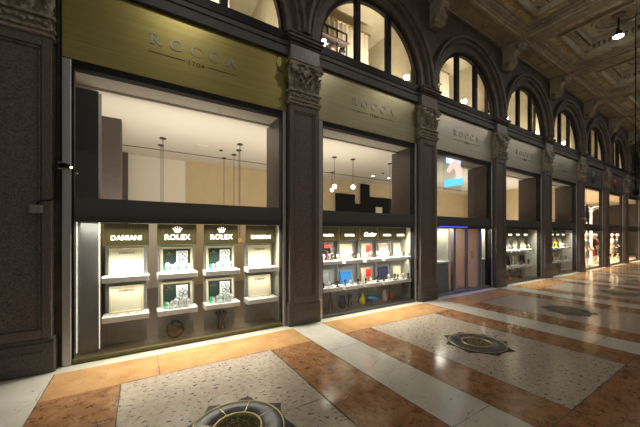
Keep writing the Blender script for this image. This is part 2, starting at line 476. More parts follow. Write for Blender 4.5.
# ---------------------------------------------------------------- pilasters
def pilaster(label):
    t = thing('pilaster', label, 'pilaster', (0,0,0), 0, 'granite pilasters between the shop fronts')
    W = PW; WC = .34
    m = MB(); m.bbox(-W, W, -.02, .145, 0, .40, .012); m.bbox(-W+.005, W-.005, -.01, .12, .40, .45, .01)
    m.bbox(-W+.11, W-.11, -.032, 0, .10, .30, .012)
    part('plinth', m, M['granite_dark'], t)
    W = WC
    m = MB(); m.box(-W+.01, W-.01, .03, .145, .45, 4.36)
    for s in (-1, 1):
        m.bbox(s*(W-.01) if s < 0 else W-.11, -W+.11 if s < 0 else W-.01, 0, .03, .45, 4.36, .006)
        m.bbox((-W+.115) if s < 0 else W-.145, (-W+.145) if s < 0 else W-.115, .008, .03, .60, 4.19, .008)
    m.bbox(-W+.11, W-.11, 0, .03, .45, .57, .006); m.bbox(-W+.11, W-.11, 0, .03, 4.23, 4.36, .006)
    m.bbox(-W+.115, W-.115, .008, .03, .575, .605, .008); m.bbox(-W+.115, W-.115, .008, .03, 4.195, 4.225, .008)
    part('shaft', m, M['granite'], t)
    # capital
    m = MB()
    m.bbox(-W-.015, W+.015, -.03, .145, 4.27, 4.33, .015); m.bbox(-W-.035, W+.035, -.055, .145, 4.33, 4.365, .012)
    m.bbox(-W+.0, W-.0, -.02, .145, 4.365, 4.52, .01); m.bbox(-W-.03, W+.03, -.055, .145, 4.52, 4.56, .012)
    # wreath band
    for k in range(9):
        x = -W+.06+k*(2*W-.12)/8
        m.ball((x, -.03, 4.443+.02*math.sin(k*2.2)), .034, 8); m.ball((x+.035, -.028, 4.45-.022*math.sin(k*2.2)), .018, 6)
    m.add([(-W+.05,.04,4.56),(W-.05,.04,4.56),(W-.01,.0,5.12),(-W+.01,.0,5.12),(-W+.05,.145,4.56),(W-.05,.145,4.56),(W-.01,.145,5.12),(-W+.01,.145,5.12)],
          [(0,1,2,3),(1,5,6,2),(4,0,3,7),(4,5,1,0),(3,2,6,7),(5,4,7,6)])
    for k in range(4): m.leaf(-W+.09+k*(2*W-.18)/3, .01, 4.57, .22, .17, .06)
    for k in range(3): m.leaf(-W+.17+k*(2*W-.34)/2, .0, 4.72, .22, .15, .06)
    m.leaf(-W+.05, -.01, 4.66, .30, .12, .05, tilt=-.02); m.leaf(W-.05, -.01, 4.66, .30, .12, .05, tilt=.02)
    for s in (-1, 1):
        m.volute(s*(W-.075), -.085, 5.03, .095, s, .07); m.volute(s*.10, -.055, 5.0, .06, -s, .035)
        m.tube([(s*.04,-.03,4.74),(s*.10,-.04,4.86),(s*.2,-.05,4.97),(s*(W-.1),-.06,5.07)], .02, 5)
    m.ball((0,-.05,4.94), .07, 10, 1.25); m.ball((0,-.06,5.07), .05, 8)
    for k in range(6): m.ball((random.uniform(-.2,.2), -.07, random.uniform(4.72,4.86)), .03, 6)
    m.bbox(-W-.01, W+.01, -.07, .145, 5.12, 5.16, .012); m.bbox(-W-.03, W+.03, -.09, .145, 5.16, 5.20, .014)
    m.v = [(x_, y_, 5.20-(5.20-z_)*.84/.93) for x_, y_, z_ in m.v]
    part('capital', m, M['carved'], t)
    m = MB(); m.bbox(-W+.01, W-.01, -.03, .145, 5.20, 5.50, .008); part('necking_block', m, M['granite'], t)
    m = MB()
    for (e, f, z0, z1) in ((.012,.05,5.50,5.53),(.0,.035,5.53,5.56),(.02,.08,5.56,5.60),(.035,.11,5.60,5.66),(.05,.135,5.66,5.70)):
        m.bbox(-W-e, W+e, -f, .145, z0, z1, .012)
    part('impost', m, M['arch_stone'], t)
    return t
pl = ['dark granite corner pilaster at the start of the shop front, cut by the picture edge',
      'dark granite pilaster between the watch window and the five-header window',
      'dark granite pilaster just before the glass doors', 'dark granite pilaster just past the glass doors',
      'dark granite pilaster between the two small jewellery windows', 'dark granite pilaster before the bright fashion window',
      'dark granite pilaster between the bright and the grey fashion windows', 'far dark granite pilaster past the grey fashion window',
      'farthest visible dark granite pilaster past the last warm window', 'dark granite pilaster at the very end of the shop fronts']
pil0 = pilaster(pl[0]); pil0.location = (PIERS[0], PF, 0)
for i in range(1, len(PIERS)): dup(pil0, (PIERS[i], PF, 0), pl[i], 'granite pilasters between the shop fronts')

# ---------------------------------------------------------------- ceiling of the arcade
BZ = 8.06; Y0, Y1 = .92, 4.40; BX = .2
ce = MB()
ce.mi = 0
ce.box(-6, 36, Y1, 5.1, BZ, 8.9); ce.box(-6, 36, -.4, Y0, BZ, 8.9)
beams = [p+BX for p in [-5.1]+PIERS]
for b in beams: ce.box(b-.22, b+.22, Y0, Y1, BZ, 8.9)
ce.box(-6, 36, -.4, 5.1, 8.7, 8.9)
struct('ceiling', ce, M['plaster'])
def coffer(x0, x1):
    """ornament of one coffer, around its centre, z relative"""
    hx = (x1-x0)/2; hy = (Y1-Y0)/2
    t = bpy.data.objects.new('coffer', None); C.objects.link(t)
    t.location = ((x0+x1)/2, (Y0+Y1)/2, BZ)
    def frame(mb, i0, i1, z0, z1):
        X0, Y0_, X1, Y1_ = hx-i0, hy-i0, hx-i1, hy-i1
        mb.box(-X0, X0, Y1_, Y0_, z0, z1); mb.box(-X0, X0, -Y0_, -Y1_, z0, z1)
        mb.box(-X0, -X1, -Y1_, Y1_, z0, z1); mb.box(X1, X0, -Y1_, Y1_, z0, z1)
    def row(mb, ins, z0, z1, pitch, wd, dp):
        X_, Y_ = hx-ins, hy-ins
        n = int(2*X_/pitch)
        for k in range(n):
            x = -X_+(k+.5)*2*X_/n
            for s in (-1, 1): mb.box(x-wd/2, x+wd/2, s*Y_, s*(Y_-dp), z0, z1)
        n = int(2*Y_/pitch)
        for k in range(n):
            y = -Y_+(k+.5)*2*Y_/n
            for s in (-1, 1): mb.box(s*X_, s*(X_-dp), y-wd/2, y+wd/2, z0, z1)
    m = MB(); frame(m, -.03, .03, -.03, .1); frame(m, .03, .10, .03, .18); frame(m, .17, .23, .10, .30); frame(m, .23, .60, .15, .4)
    frame(m, .28, .31, .13, .16); frame(m, .52, .56, .13, .16); frame(m, .60, .66, .08, .5); frame(m, .66, .9, .40, .6)
    frame(m, .88, .94, .34, .6); m.box(-hx, hx, -hy, hy, .52, .64)
    part('coffer_molding', m, M['plaster'], t)
    m = MB(); row(m, .10, .06, .16, .085, .045, .06); row(m, .66, .26, .40, .13, .075, .16)
    part('dentil', m, M['plaster'], t, kind='stuff')
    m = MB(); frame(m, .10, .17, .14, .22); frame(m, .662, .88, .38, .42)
    part('shadow_band', m, M['plaster_shaded'], t)  # dark bands carry the groove shade in their colour
    m = MB()
    for s in (-1, 1):
        for k in range(3):
            a = -1.15+k*.8
            m.box(a, a+.7, s*(hy-.49), s*(hy-.34), .142, .16)
            m.box(s*(hx-.49), s*(hx-.34), a, a+.7, .142, .16)
    part('painted_panel', m, M['plaster_gold'], t)
    m = MB(); m.lathe([(.52,.53),(.52,.47),(.56,.44),(.62,.44),(.66,.47),(.66,.53)], n=40)
    m2 = MB()
    R_ = .57
    m2.tube([(R_*math.cos(2*PI*k/40), R_*math.sin(2*PI*k/40), .47) for k in range(41)], .045, 6)
    m2.tube([(.42*math.cos(2*PI*k/40), .42*math.sin(2*PI*k/40), .5) for k in range(41)], .02, 5)
    m2.lathe([(.16,.52),(.14,.46),(.06,.43)], n=16)
    for k in range(4):
        a = PI/4+PI/2*k; m2.ball((.78*math.cos(a), .78*math.sin(a), .5), .07, 8, .5)
    part('rosette', m2, M['plaster'], t)
    t['kind'] = 'structure'
    return t
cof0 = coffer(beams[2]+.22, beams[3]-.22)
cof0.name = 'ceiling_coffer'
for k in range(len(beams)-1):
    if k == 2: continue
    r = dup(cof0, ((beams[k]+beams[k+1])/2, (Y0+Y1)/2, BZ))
# small plain rosettes and borders on the flat wall-side band
m = MB()
for k in range(len(beams)-1):
    a, b = beams[k]+.1, beams[k+1]-.1
    c = (a+b)/2
    m.box(a+.3, b-.3, 4.50, 4.53, BZ-.02, BZ+.01); m.box(a+.3, b-.3, 4.90, 4.93, BZ-.02, BZ+.01)
    m.lathe([(.001,-.03),(.07,-.03),(.10,0)], (c,4.7,BZ), 14)
    for s in (-1,1): m.box(c+s*.12, c+s*.42, 4.66, 4.74, BZ-.018, BZ)
struct('trim_20', m, M['plaster'])
# ceiling console brackets
def bracket(label):
    t = thing('ceiling_bracket', label, 'bracket', (0,0,0), 0, 'stone brackets under the arcade ceiling')
    prof = [(0,0),(-.10,-.0),(-.60,-.0),(-.63,-.06),(-.60,-.15),(-.52,-.20),(-.42,-.22),(-.36,-.32),(-.33,-.45),(-.30,-.56),(-.24,-.66),(-.14,-.72),(0,-.74)]
    m = MB(); m.prism(prof, -.15, .15, 'x'); part('scroll_body', m, M['plaster'], t)
    m = MB(); m.bbox(-.20, .20, -.68, .0, -.07, 0, .01); part('abacus', m, M['plaster'], t)
    m = MB()
    for s in (-1,1):
        for (yy, zz, rr) in ((-.50,-.12,.085),(-.20,-.60,.09)):
            m = MB(); m.lathe([(rr,0),(rr,.02),(rr*.6,.035),(rr*.5,.02),(rr*.2,.04)], (s*.15 if s > 0 else -.185, yy, zz), 14, 'x'); part('volute', m, M['plaster'], t)
    m = MB()
    for k in range(5): m.leaf(0, -.36+.02*k, -.62+.08*k, .12, .2, .05)
    part('leaf_ornament', m, M['plaster'], t)
    return t
bl = ['corner pilaster', 'pilaster beside the watch window', 'pilaster before the glass doors', 'pilaster past the glass doors', 'pilaster between the two small jewellery windows',
      'pilaster before the bright fashion window', 'pilaster between the fashion windows', 'pilaster past the grey fashion window', 'farthest visible pilaster', 'last pilaster of the arcade']
br0 = bracket('carved stone ceiling bracket above the '+bl[0]); br0.location = (PIERS[0]+.1, 5.0, BZ-.005)
for i in range(1, len(PIERS)): dup(br0, (PIERS[i]+.1, 5.0, BZ-.005), 'carved stone ceiling bracket above the '+bl[i], 'stone brackets under the arcade ceiling')

# ---------------------------------------------------------------- text
def text_mesh(s, size, ext=.004, bold=0, xs=1, serif=False, shear=0, spacing=1):
    cu = bpy.data.curves.new('t', 'FONT'); cu.body = s; cu.size = size; cu.extrude = ext; cu.align_x = 'CENTER'; cu.offset = bold
    cu.space_character = spacing; cu.shear = shear; cu.resolution_u = 3
    o = bpy.data.objects.new('t', cu); C.objects.link(o); bpy.context.view_layer.update()
    dg = bpy.context.evaluated_depsgraph_get()
    me = bpy.data.meshes.new_from_object(o.evaluated_get(dg))
    me.transform(Matrix.Rotation(PI/2, 4, 'X')); me.transform(Matrix.Scale(xs, 4, (1,0,0)))
    C.objects.unlink(o); bpy.data.objects.remove(o)
    return me
def lettering(s, size, m, parent, loc, name='lettering', **k):
    me = text_mesh(s, size, **k); me.materials.clear(); me.materials.append(m)
    o = bpy.data.objects.new(name, me); C.objects.link(o); o.parent = parent; o.location = loc
    return o
def letter_shape(ch, h, d=.008):
    """serif capitals built as solid strokes, x from 0; returns (mesh builder, width)"""
    m = MB(); t = h*.15; th = h*.06
    def seg(x0, z0, x1, z1, w):
        dx, dz = x1-x0, z1-z0; l = math.hypot(dx, dz); nx, nz = -dz/l*w/2, dx/l*w/2
        m.prism([(x0-nx,z0-nz),(x1-nx,z1-nz),(x1+nx,z1+nz),(x0+nx,z0+nz)], -d, 0)
    def arc(cx, cz, rx, rz, a0, a1, n=18):
        pin = []; pout = []
        for k in range(n+1):
            a = a0+(a1-a0)*k/n
            w = th+(t-th)*abs(math.cos(a))
            pout.append((cx+rx*math.cos(a), cz+rz*math.sin(a))); pin.append((cx+(rx-w)*math.cos(a), cz+(rz-w*.6)*math.sin(a)))
        for k in range(n): m.prism([pout[k], pout[k+1], pin[k+1], pin[k]], -d, 0)
    if ch == 'O': arc(h*.52, h*.5, h*.52, h*.52, 0, 2*PI, 30); return m, h*1.04
    if ch == 'C':
        arc(h*.52, h*.5, h*.52, h*.52, .75, 2*PI-.75, 24); seg(h*.88, h*.66, h*.88, h*.98, th); return m, h*.92
    if ch == 'R':
        seg(h*.2, 0, h*.2, h, t); seg(0, th/2, h*.4, th/2, th); seg(0, h-th/2, h*.45, h-th/2, th)
        arc(h*.42, h*.74, h*.32, h*.26, -PI/2, PI/2, 12); seg(h*.2, h*.5, h*.45, h*.5, th)
        seg(h*.42, h*.5, h*.85, 0, t); seg(h*.75, th/2, h*.98, th/2, th); return m, h*.92
    if ch == 'A':
        seg(h*.5, h*1.02, h*.14, 0, th*1.2); seg(h*.48, h*1.02, h*.86, 0, t); seg(h*.25, h*.36, h*.75, h*.36, th)
        seg(0, th/2, h*.28, th/2, th); seg(h*.7, th/2, h*1.02, th/2, th); return m, h*.98
    return m, h
# ---------------------------------------------------------------- shop signs
def sign(i, metal, txt, lm):
    x0, x1 = BAY[i]; x0 -= .0; x1 += .02
    adj = ['wide bright brass fascia sign with raised name above the watch window', 'pale olive brass fascia sign above the five-header window',
           'pale metal fascia sign above the glass doors', 'pale fascia sign with faint letters above the nearer small jewellery window',
           'pale fascia sign with faint letters above the farther small jewellery window'][i]
    cx = (x0+x1)/2
    t = thing('shop_sign', adj, 'sign', (cx, FY, ST), 0, 'metal fascia signs')
    hw = (x1-x0)/2
    m = MB(); m.bbox(-hw, hw, -.035, -.002, .012, 1.085, .004); part('fascia_panel', m, metal, t)
    h = .15; tot = 0; shapes = []
    for ch in 'ROCCA':
        s, wd = letter_shape(ch, h); shapes.append((s, wd, tot)); tot += wd + h*.62
    tot -= h*.62; sc = 1.34/tot*1.0
    cxx = .79-cx if i == 0 else 0
    for s, wd, off in shapes:
        big = MB(); big.add([((v[0]+off-tot/2)*sc, v[1]-.035, v[2]*1.08) for v in s.v], s.f)
        part('letter', big, lm, t, (cxx, 0, .545))
    for s in (-1, 1):
        m = MB(); m.box(s*.17, s*.68, -.039, -.034, 0, .012)
        part('rule_line', m, M['letter_dark'], t, (cxx, 0, .42))
    lettering('1704', .10, M['letter_dark'], t, (cxx, -.038, .385), 'lettering', ext=.003, xs=1.25, spacing=1.1)
    return t
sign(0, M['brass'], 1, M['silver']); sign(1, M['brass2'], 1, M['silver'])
for i in (2,3,4): sign(i, M['metal_pale'], 1, M['silver'])
# fashion shops: dark painted fascias with pale relief
for i in (5,6,7,8):
    x0, x1 = BAY[i]; cx = (x0+x1)/2; hw = (x1-x0)/2
    t = thing('fascia_board', 'dark painted fascia board with pale scroll relief above '+WSHOP[i], 'fascia', (cx, FY, ST), 0, 'dark fascias of the far shops')
    m = MB(); m.bbox(-hw, hw, -.03, -.002, .012, 1.085, .01); part('board', m, M['dkpier'], t)
    m = MB(); m.lathe([(.34,-.05),(.34,-.03),(.28,-.04)], (0,0,.55), 20, 'y'); m.box(-.9,-.5,-.04,-.03,.4,.7); m.box(.5,.9,-.04,-.03,.4,.7)
    part('relief', m, mat('dull_red_relief', (.16,.03,.025), .6) if i == 6 else M['ledge'], t)

# ---------------------------------------------------------------- lunette windows
nwin = 0
for i in range(NB):
    nwin += 1
    c = BC[i]; R = RAD[i]
    t = struct('window_%d' % nwin, None, None, (c, 5.15, LZ))
    m = MB(); m.arcband([(R-.065,-.03),(R+.0,-.03),(R+.0,.07),(R-.065,.07)], (0,0), 0, PI, 48)
    m.box(-R-.02, R+.02, -.085, .08, -.16, .0); m.box(-R+.01, R-.01, -.03, .08, 0, .03)
    part('window_frame', m, M['black'], t)
    for s in (-1, 1):
        mm = MB(); hgt = math.sqrt((R-.03)**2-(.49)**2); mm.box(s*.49-.065, s*.49+.065, -.04, .07, .02, hgt); part('mullion', mm, M['black'], t)
        if s > 0:
            h2 = MB(); h2.box(s*.49-.012, s*.49+.012, -.062, -.04, .55, .70); part('latch', h2, M['steel_dark'], t)
    n = 28; g = MB(); pts = [((R-.05)*math.cos(PI*k/n), (R-.05)*math.sin(PI*k/n)) for k in range(n+1)]
    g.add([(p[0], .02, p[1]+.01) for p in pts], [tuple(range(n+1))]); part('pane', g, M['glass_up'], t)
# upper rooms
u = MB(); u.box(-6, 36, 8.6, 8.8, 5.4, 8.9); struct('wall_back.001', u, M['room_up'])
u = MB(); u.box(-6, 36, 5.56, 8.8, 5.38, 5.5); struct('floor.002', u, M['shopfloor'])
u = MB(); u.box(-6, 36, 5.56, 8.8, 8.0, 8.2); struct('ceiling.001', u, M['room_up'])
u = MB()
for p in PIERS: u.box(p-.12, p+.12, 5.56, 8.6, 5.5, 8.0)
struct('wall_left.001', u, M['room_up'])
def curtain(w_, h_):
    m = MB(); n = 60; vs = []; fs = []
    for k in range(n+1):
        x = -w_/2+w_*k/n; y = .05*math.sin(k*1.05)+.02*math.sin(k*2.7)
        vs += [(x, y, 0), (x, y*.6, h_)]
    for k in range(n): fs.append((2*k, 2*k+2, 2*k+3, 2*k+1))
    m.smooth = True; m.add(vs, fs); return m
def shelfgrid():
    m = MB()
    for k in range(5): m.box(-.6+k*.3-.012, -.6+k*.3+.012, -.02, .02, 0, 1.5)
    for k in range(6): m.box(-.6, .6, -.025 if k % 2 else -.12, .025 if k % 2 else .12, k*.3-.012, k*.3+.012)
    return m
for i in range(NB-1):
    c = BC[i]
    t = thing('pleated_curtain', 'pale pleated curtain in the half-round window above '+WSHOP[i], 'curtain', (c+.15, 6.35, 5.5), 0, 'curtains in the upper windows')
    part('cloth', curtain(1.5, 2.05), M['lace'], t)
    m = MB(); m.tube([(-.85,0,2.08),(.85,0,2.08)], .02, 6); part('curtain_rod', m, M['gold'], t)
    if i in (0,1,2,3):
        t = thing('display_shelf', 'thin metal grid shelf in the half-round window above '+WSHOP[i], 'shelf', (c-.75, 6.0, 5.5), 0, 'grid shelves in the upper windows')
        part('shelf_frame', shelfgrid(), M['column'], t)
        for k, (dx, r_) in enumerate(((-.45,.10),(-.15,.12),(.15,.11),(.45,.09))):
            for q in range(2):
                v = MB(); hh = .2; v.lathe([(r_*.5,0),(r_,hh*.4),(r_*.8,hh*.8),(r_*.3,hh)], n=12)
                o = part('storage_jar', v, M['reveal'] if (k+q) % 2 else M['dark'], None, (c-.75+dx, 6.0, 5.5+.312+q*.6))
                tag(o, '%s jar, %s shelf, %s bay of the grid above %s' % ('brown' if (k+q) % 2 else 'black', ['low','high'][q], ['first','second','third','fourth'][k], WSHOP[i]), 'jar', 'jars on the upper grid shelves')

# ---------------------------------------------------------------- shop-front windows
def window_lower(i, split=True):
    global nwin
    nwin += 1
    x0, x1 = BAY[i]; t = struct('window_%d' % nwin, None, None, (x0, FY, 0)); L_ = x1-x0
    fm = MB()
    fm.bbox(.0, .10, -.05, .10, 0, ST, .01); part('upright_frame', fm, M['steel'], t)
    fm = MB(); fm.bbox(L_-.07, L_, -.05, .10, 0, ST, .01); part('upright_frame', fm, M['steel'], t)
    b = MB(); b.box(.10, L_-.07, -.03, .12, ST-.09, ST+.01); b.box(.10, .125, -.02, .1, 0, ST-.09); b.box(L_-.085, L_-.07, -.02, .1, 0, ST-.09)
    part('head_bar', b, M['black'], t)
    if i != 2:
        s = MB(); s.bbox(.10, L_-.07, -.045, .10, .0, .075, .012); part('window_sill', s, M['sill'] if i < 1 else M['steel_dark'], t)
    s = MB(); s.box(.125, L_-.085, -.01, .05, 2.05, 2.31); part('spandrel_panel', s, M['band'], t)
    s = MB(); s.box(.125, L_-.085, -.03, .08, 1.97, 2.05); part('transom_bar', s, M['steel_dark'], t)
    g = MB(); g.quad((.125,.0,2.31),(L_-.085,.0,2.31),(L_-.085,.0,ST-.09),(.125,.0,ST-.09)); part('upper_pane', g, M['glass'], t)
    if i != 2:
        g = MB(); g.quad((.125,.0,.075),(L_-.085,.0,.075),(L_-.085,.0,1.97),(.125,.0,1.97)); part('lower_pane', g, M['glass'], t)
    return t
for i in range(NB): window_lower(i)

# ---------------------------------------------------------------- shop interior shell (bays 0-4)
XS0, XS1 = -1.6, 18.0
m = MB(); m.box(XS0, XS1, 5.6, 11.2, -.003, .02); struct('floor.003', m, M['shopfloor'])
m = MB(); m.box(XS0, XS1, 5.9, 11.2, 4.34, 4.45); m.box(XS0, XS1, 5.8, 5.92, 4.10, 4.45); struct('ceiling.002', m, M['ceilshop'])
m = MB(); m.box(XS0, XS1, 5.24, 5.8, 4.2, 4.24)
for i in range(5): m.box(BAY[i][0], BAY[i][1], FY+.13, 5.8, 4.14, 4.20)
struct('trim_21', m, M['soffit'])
m = MB(); m.box(XS0, 1.35, 11.0, 11.2, 0, 4.34); struct('wall_back', m, M['wallwhite'])
m = MB(); m.box(1.35, XS1, 10.98, 11.2, 0, 4.34); struct('wall_back.002', m, M['wallbeige'])
m = MB(); m.box(XS0-.1, XS0, 5.6, 11.2, 0, 4.34); struct('wall_left', m, M['wallwhite'])
m = MB(); m.box(XS1-.06, XS1+.06, 5.6, 11.2, 0, 4.34); struct('wall_right', m, M['wallbeige'])
m = MB(); m.box(XS0, XS1, 9.9, 9.925, 4.325, 4.345); struct('trim_22', m, M['column'])
# shop columns
for k, (x, y, w_, lab, mt) in enumerate(((-.38, 7.93, .40, 'brown square column inside the shop behind the watch window', 'column'), (-.36, 10.9, .42, 'brown pilaster column against the white back wall of the shop', 'column'))):
    m = MB(); m.bbox(-w_/2, w_/2, -w_/2 if k == 0 else -.1, w_/2 if k == 0 else .08, 0, 4.33, .01)
    t = thing('shop_column', lab, 'column', (x-.17, y, .02 if k else .02)); part('shaft', m, M[mt], t)
    b = MB(); b.bbox(-w_/2-.02, w_/2+.02, -w_/2-.02 if k == 0 else -.12, w_/2+.02 if k == 0 else .08, 0, .12, .01); part('base', b, M['steel_dark'], t)
# front piers behind the glass
m = MB(); m.bbox(-.95, -.57, 5.85, 6.3, 0, 4.34, .006); struct('wall_left.002', m, M['dkpier'])
m = MB()
for i in range(1, 6):
    x0 = BAY[i-1][1]-.08; x1 = BAY[i][0]+.05
    m.box(x0, x1, 5.32, 5.98, 0, 4.14)
struct('wall_right.001', m, M['reveal'])
# upper shop interior: black stepped wall panels seen in the second window
t = thing('wall_panel', 'black stepped wall panel on the beige back wall seen through the five-header window', 'wall panel', (4.9, 10.97, 1.2))
def xback(px, Y): 
    tt = (px-320)/288; c_, s_ = math.cos(math.radians(32)), math.sin(math.radians(32)); return Y*(s_+tt*c_)/(c_-tt*s_)
def zback(px, py, Y):
    X = xback(px, Y); d = X*math.sin(math.radians(32))+Y*math.cos(math.radians(32)); return 1.8+(234-py)/288*d
for (a, b, top) in ((336,354.5,194),(354.5,361,204),(361,369,184.5),(369,391,198)):
    xa, xb = xback(a, 10.9), xback(b, 10.9); z = zback((a+b)/2, top, 10.9)
    m = MB(); m.box(xa-4.9, xb-4.9, -.12, -.02, 0, z-1.2); part('panel', m, M['matte'], t)
m = MB(); xa, xb = xback(377.5, 10.7), xback(384, 10.7); m.box(xa-4.9, xb-4.9, -.15, -.13, 1.0, zback(381,207,10.7)-1.2); part('inset_niche', m, M['cream'], t)

# pendant lamps
def pendant(x, y, zb, label, globe=False, r=.07):
    t = thing('pendant_lamp', label, 'pendant lamp', (x, y, 4.34), 0, 'pendant lamps hanging in the shop')
    m = MB(); m.lathe([(.075,-.03),(.08,-.025),(.08,0)], n=16); part('ceiling_rose', m, M['steel_dark'], t)
    m = MB(); m.tube([(0,0,-.03),(0,0,zb-4.34+.1)], .008, 5); part('cord', m, M['steel_dark'], t)
    if globe:
        m = MB(); m.ball((0,0,zb-4.34), r, 16); part('globe_shade', m, M['globe'], t)
    else:
        m = MB(); m.lathe([(.10,0),(.09,.06),(.03,.12),(.015,.14)], (0,0,zb-4.34), 16); part('lamp_shade', m, M['gold'], t)
    return t
def ceilpos(px, py, Z=4.34):
    d = (Z-1.8)*288/(234-py); r = (px-320)/288*d; c_, s_ = math.cos(math.radians(32)), math.sin(math.radians(32))
    return r*c_+d*s_, -r*s_+d*c_
for (px, py, lab) in ((163,138,'nearer brass pendant of the pair before the white back wall'), (161,145,'farther brass pendant of the pair before the white back wall'),
                      (240,144,'nearest brass pendant of the four before the beige back wall'), (239,150,'second nearest brass pendant of the four before the beige back wall'),
                      (234,154.5,'third brass pendant of the four before the beige back wall'), (224,158,'farthest brass pendant of the four before the beige back wall')):
    x, y = ceilpos(px, py); pendant(x, y, 1.55, lab)
for (px, py, gx, gy, lab) in ((334.5,157,334.5,186.5,'nearest glowing globe pendant above the stepped black panels'), (353,159,344,187,'second glowing globe pendant above the stepped black panels'),
                              (332,172,337.5,190,'small far glowing globe pendant above the stepped black panels')):
    x, y = ceilpos(px, py); d = x*math.sin(math.radians(32))+y*math.cos(math.radians(32)); z = 1.8+(234-gy)/288*d
    pendant(x, y, z, lab, True, .075)
x, y = ceilpos(390,163.5); pendant(x, y, 1.5, 'brass pendant nearest the brown reveal of the five-header window')
for (px, py, lab) in ((202,146,'white square air vent in the shop ceiling behind the watch window'),):
    x, y = ceilpos(px, py); m = MB(); m.box(x-.16, x+.16, y-.1, y+.1, 4.315, 4.339); o = part('ceiling_vent', m, M['wallwhite']); tag(o, lab, 'vent')
for (px, py, lab) in ((221,150,'small dark ceiling sensor among the four pendants'), (383,173,'small dark ceiling sensor near the stepped black panels')):
    x, y = ceilpos(px, py); m = MB(); m.lathe([(.03,-.04),(.05,-.02),(.05,0)], (x,y,4.339), 12); o = part('ceiling_sensor', m, M['steel_dark']); tag(o, lab, 'sensor')
for k, (px, py, lab) in enumerate(((373,176,'round downlight in the shop ceiling near the stepped panels'), (389,178,'round downlight in the shop ceiling beside the brown reveal'),
                        (497.5,205,'round downlight glowing in the fourth opening of the arcade'))):
    if k == 2: continue
    x, y = ceilpos(px, py); m = MB(); m.lathe([(.05,-.012),(.05,0)], (x,y,4.339), 12); o = part('downlight', m, M['down']); tag(o, lab, 'downlight')

# ---------------------------------------------------------------- display cases
# case structure for each jewellery bay
def case_shell(i):
    x0, x1 = BAY[i]
    t = thing('display_case', ['wide lit display case of watches and cream boards in the corner shop window', 'lit display case with five headers in the second shop window', '',
               'lit display case in the nearer small jewellery window', 'lit display case in the farther small jewellery window'][i], 'display case', (x0, FY, 0))
    L_ = x1-x0
    m = MB(); m.box(.10, L_-.07, .11, .55, .0, .06); part('deck', m, M['grey_deck'], t)
    m = MB(); m.box(.10, L_-.07, .11, .55, 1.98, 2.04); part('top_board', m, M['grey_panel'], t)
    if i == 0:
        m = MB(); m.bbox(.125, .38, .14, .5, .06, 1.98, .006); part('side_panel', m, M['side'], t)
        m = MB(); m.box(.128, .140, .125, .137, .10, 2.03); part('light_slit', m, M['slit'], t); m = MB(); m.box(.385, .397, .15, .16, .10, 2.03); part('light_slit', m, M['slit'], t)
    m = MB()
    m.box(L_-.085, L_-.06, .11, .55, .06, 1.98); part('end_panel', m, M['cream_panel'], t)
    if i:
        m = MB(); m.box(.10, .125, .11, .55, .06, 1.98); part('end_panel', m, M['cream_panel'], t)
        m = MB(); m.box(.12, L_-.08, .52, .55, .06, 1.98); part('back_panel', m, M['grey_panel'], t)
    m = MB(); m.lathe([(.025,0),(.025,-.02)], (L_-.087,.35,.42), 12, 'x'); part('lock_disc', m, M['steel_dark'], t)
    return t
for i in (0,1,3,4): case_shell(i)

PROTO = {}
def display_unit(w_, tz, hz, title=None, crown=False, script=False, label='', loc=(0,0,0), group=None, deep=.30):
    """back panel + gilt header with lit name + two projecting trays; local x centred, y=0 at back panel front"""
    t = thing('display_unit', label, 'display unit', loc, 0, group)
    h_ = w_/2
    m = MB()
    m.bbox(-h_+.02, h_-.02, .0, .05, .07, 1.62, .004); part('back_panel', m, M['grey_panel'], t)
    m = MB(); m.bbox(-h_, h_, -.15, -.12, hz[0], hz[1], .003); hd = part('header_panel', m, M['header'], t)
    m = MB(); m.box(-h_+.03, h_-.03, -.11, -.05, hz[0]+.01, hz[0]+.03); part('light_strip', m, M['slit'], t)
    for z in tz:
        m = MB(); m.bbox(-h_, h_, -deep, .0, z-.085, z, .006); part('tray', m, M['tray'], t)
    if title:
        z = hz[0]+.09
        if script: lettering(title, .15, M['lit'], hd, (0,-.155,z), xs=.9, shear=.45, bold=.003)
        else: lettering(title, .125 if crown or w_ > .6 else (.105 if w_ > .58 else .08), M['lit'], hd, (0,-.155,z), xs=1.0 if len(title) < 7 else .92, bold=.001, spacing=1.02)
    if crown: part('crown_emblem', crown_mb(.085), M['lit'], hd, (0,-.155,z+.125))
    return t
def crown_mb(s):
    m = MB(); b = [(-.5,0),(.5,0),(.62,.25)]
    tips = [(-1,.95),(-.55,1.25),(0,1.4),(.55,1.25),(1,.95)]
    pts = [(-.45*s,0),(.45*s,0)]
    for k in range(4, -1, -1):
        tx, tz_ = tips[k]
        pts.append((tx*s*.75, tz_*s*.72))
        if k: mx = (tips[k-1][0]+tx)/2*.42; pts.append((mx*s, .42*s))
    m.prism(pts, -.004, .004)
    for tx, tz_ in tips: m.lathe([(.10*s,-.005),(.10*s,.005)], (tx*s*.78,0,tz_*s*.76), 8, 'y')
    return m

Y_BACK = 5.57; Y_B1 = 5.61
UX = [xback(p, 5.42) for p in (126.5, 177.5, 221.5, 261)]
unit_specs = [('DAMIANI', False), ('ROLEX', True), ('ROLEX', True), ('DAMIANI', False)]
ulab = ['display unit with cream boards nearest the corner pilaster', 'display unit with green boards above the round golden vase', 'display unit with green boards above the dark crown-rimmed vase', 'display unit with cream boards at the far end of the watch window']
TZ0 = (1.155, .56)
for k, (tt, cr) in enumerate(unit_specs):
    display_unit(.60, TZ0, (1.615, 1.965), tt, cr, False, ulab[k], (UX[k], Y_BACK, 0), 'display units in the watch window')

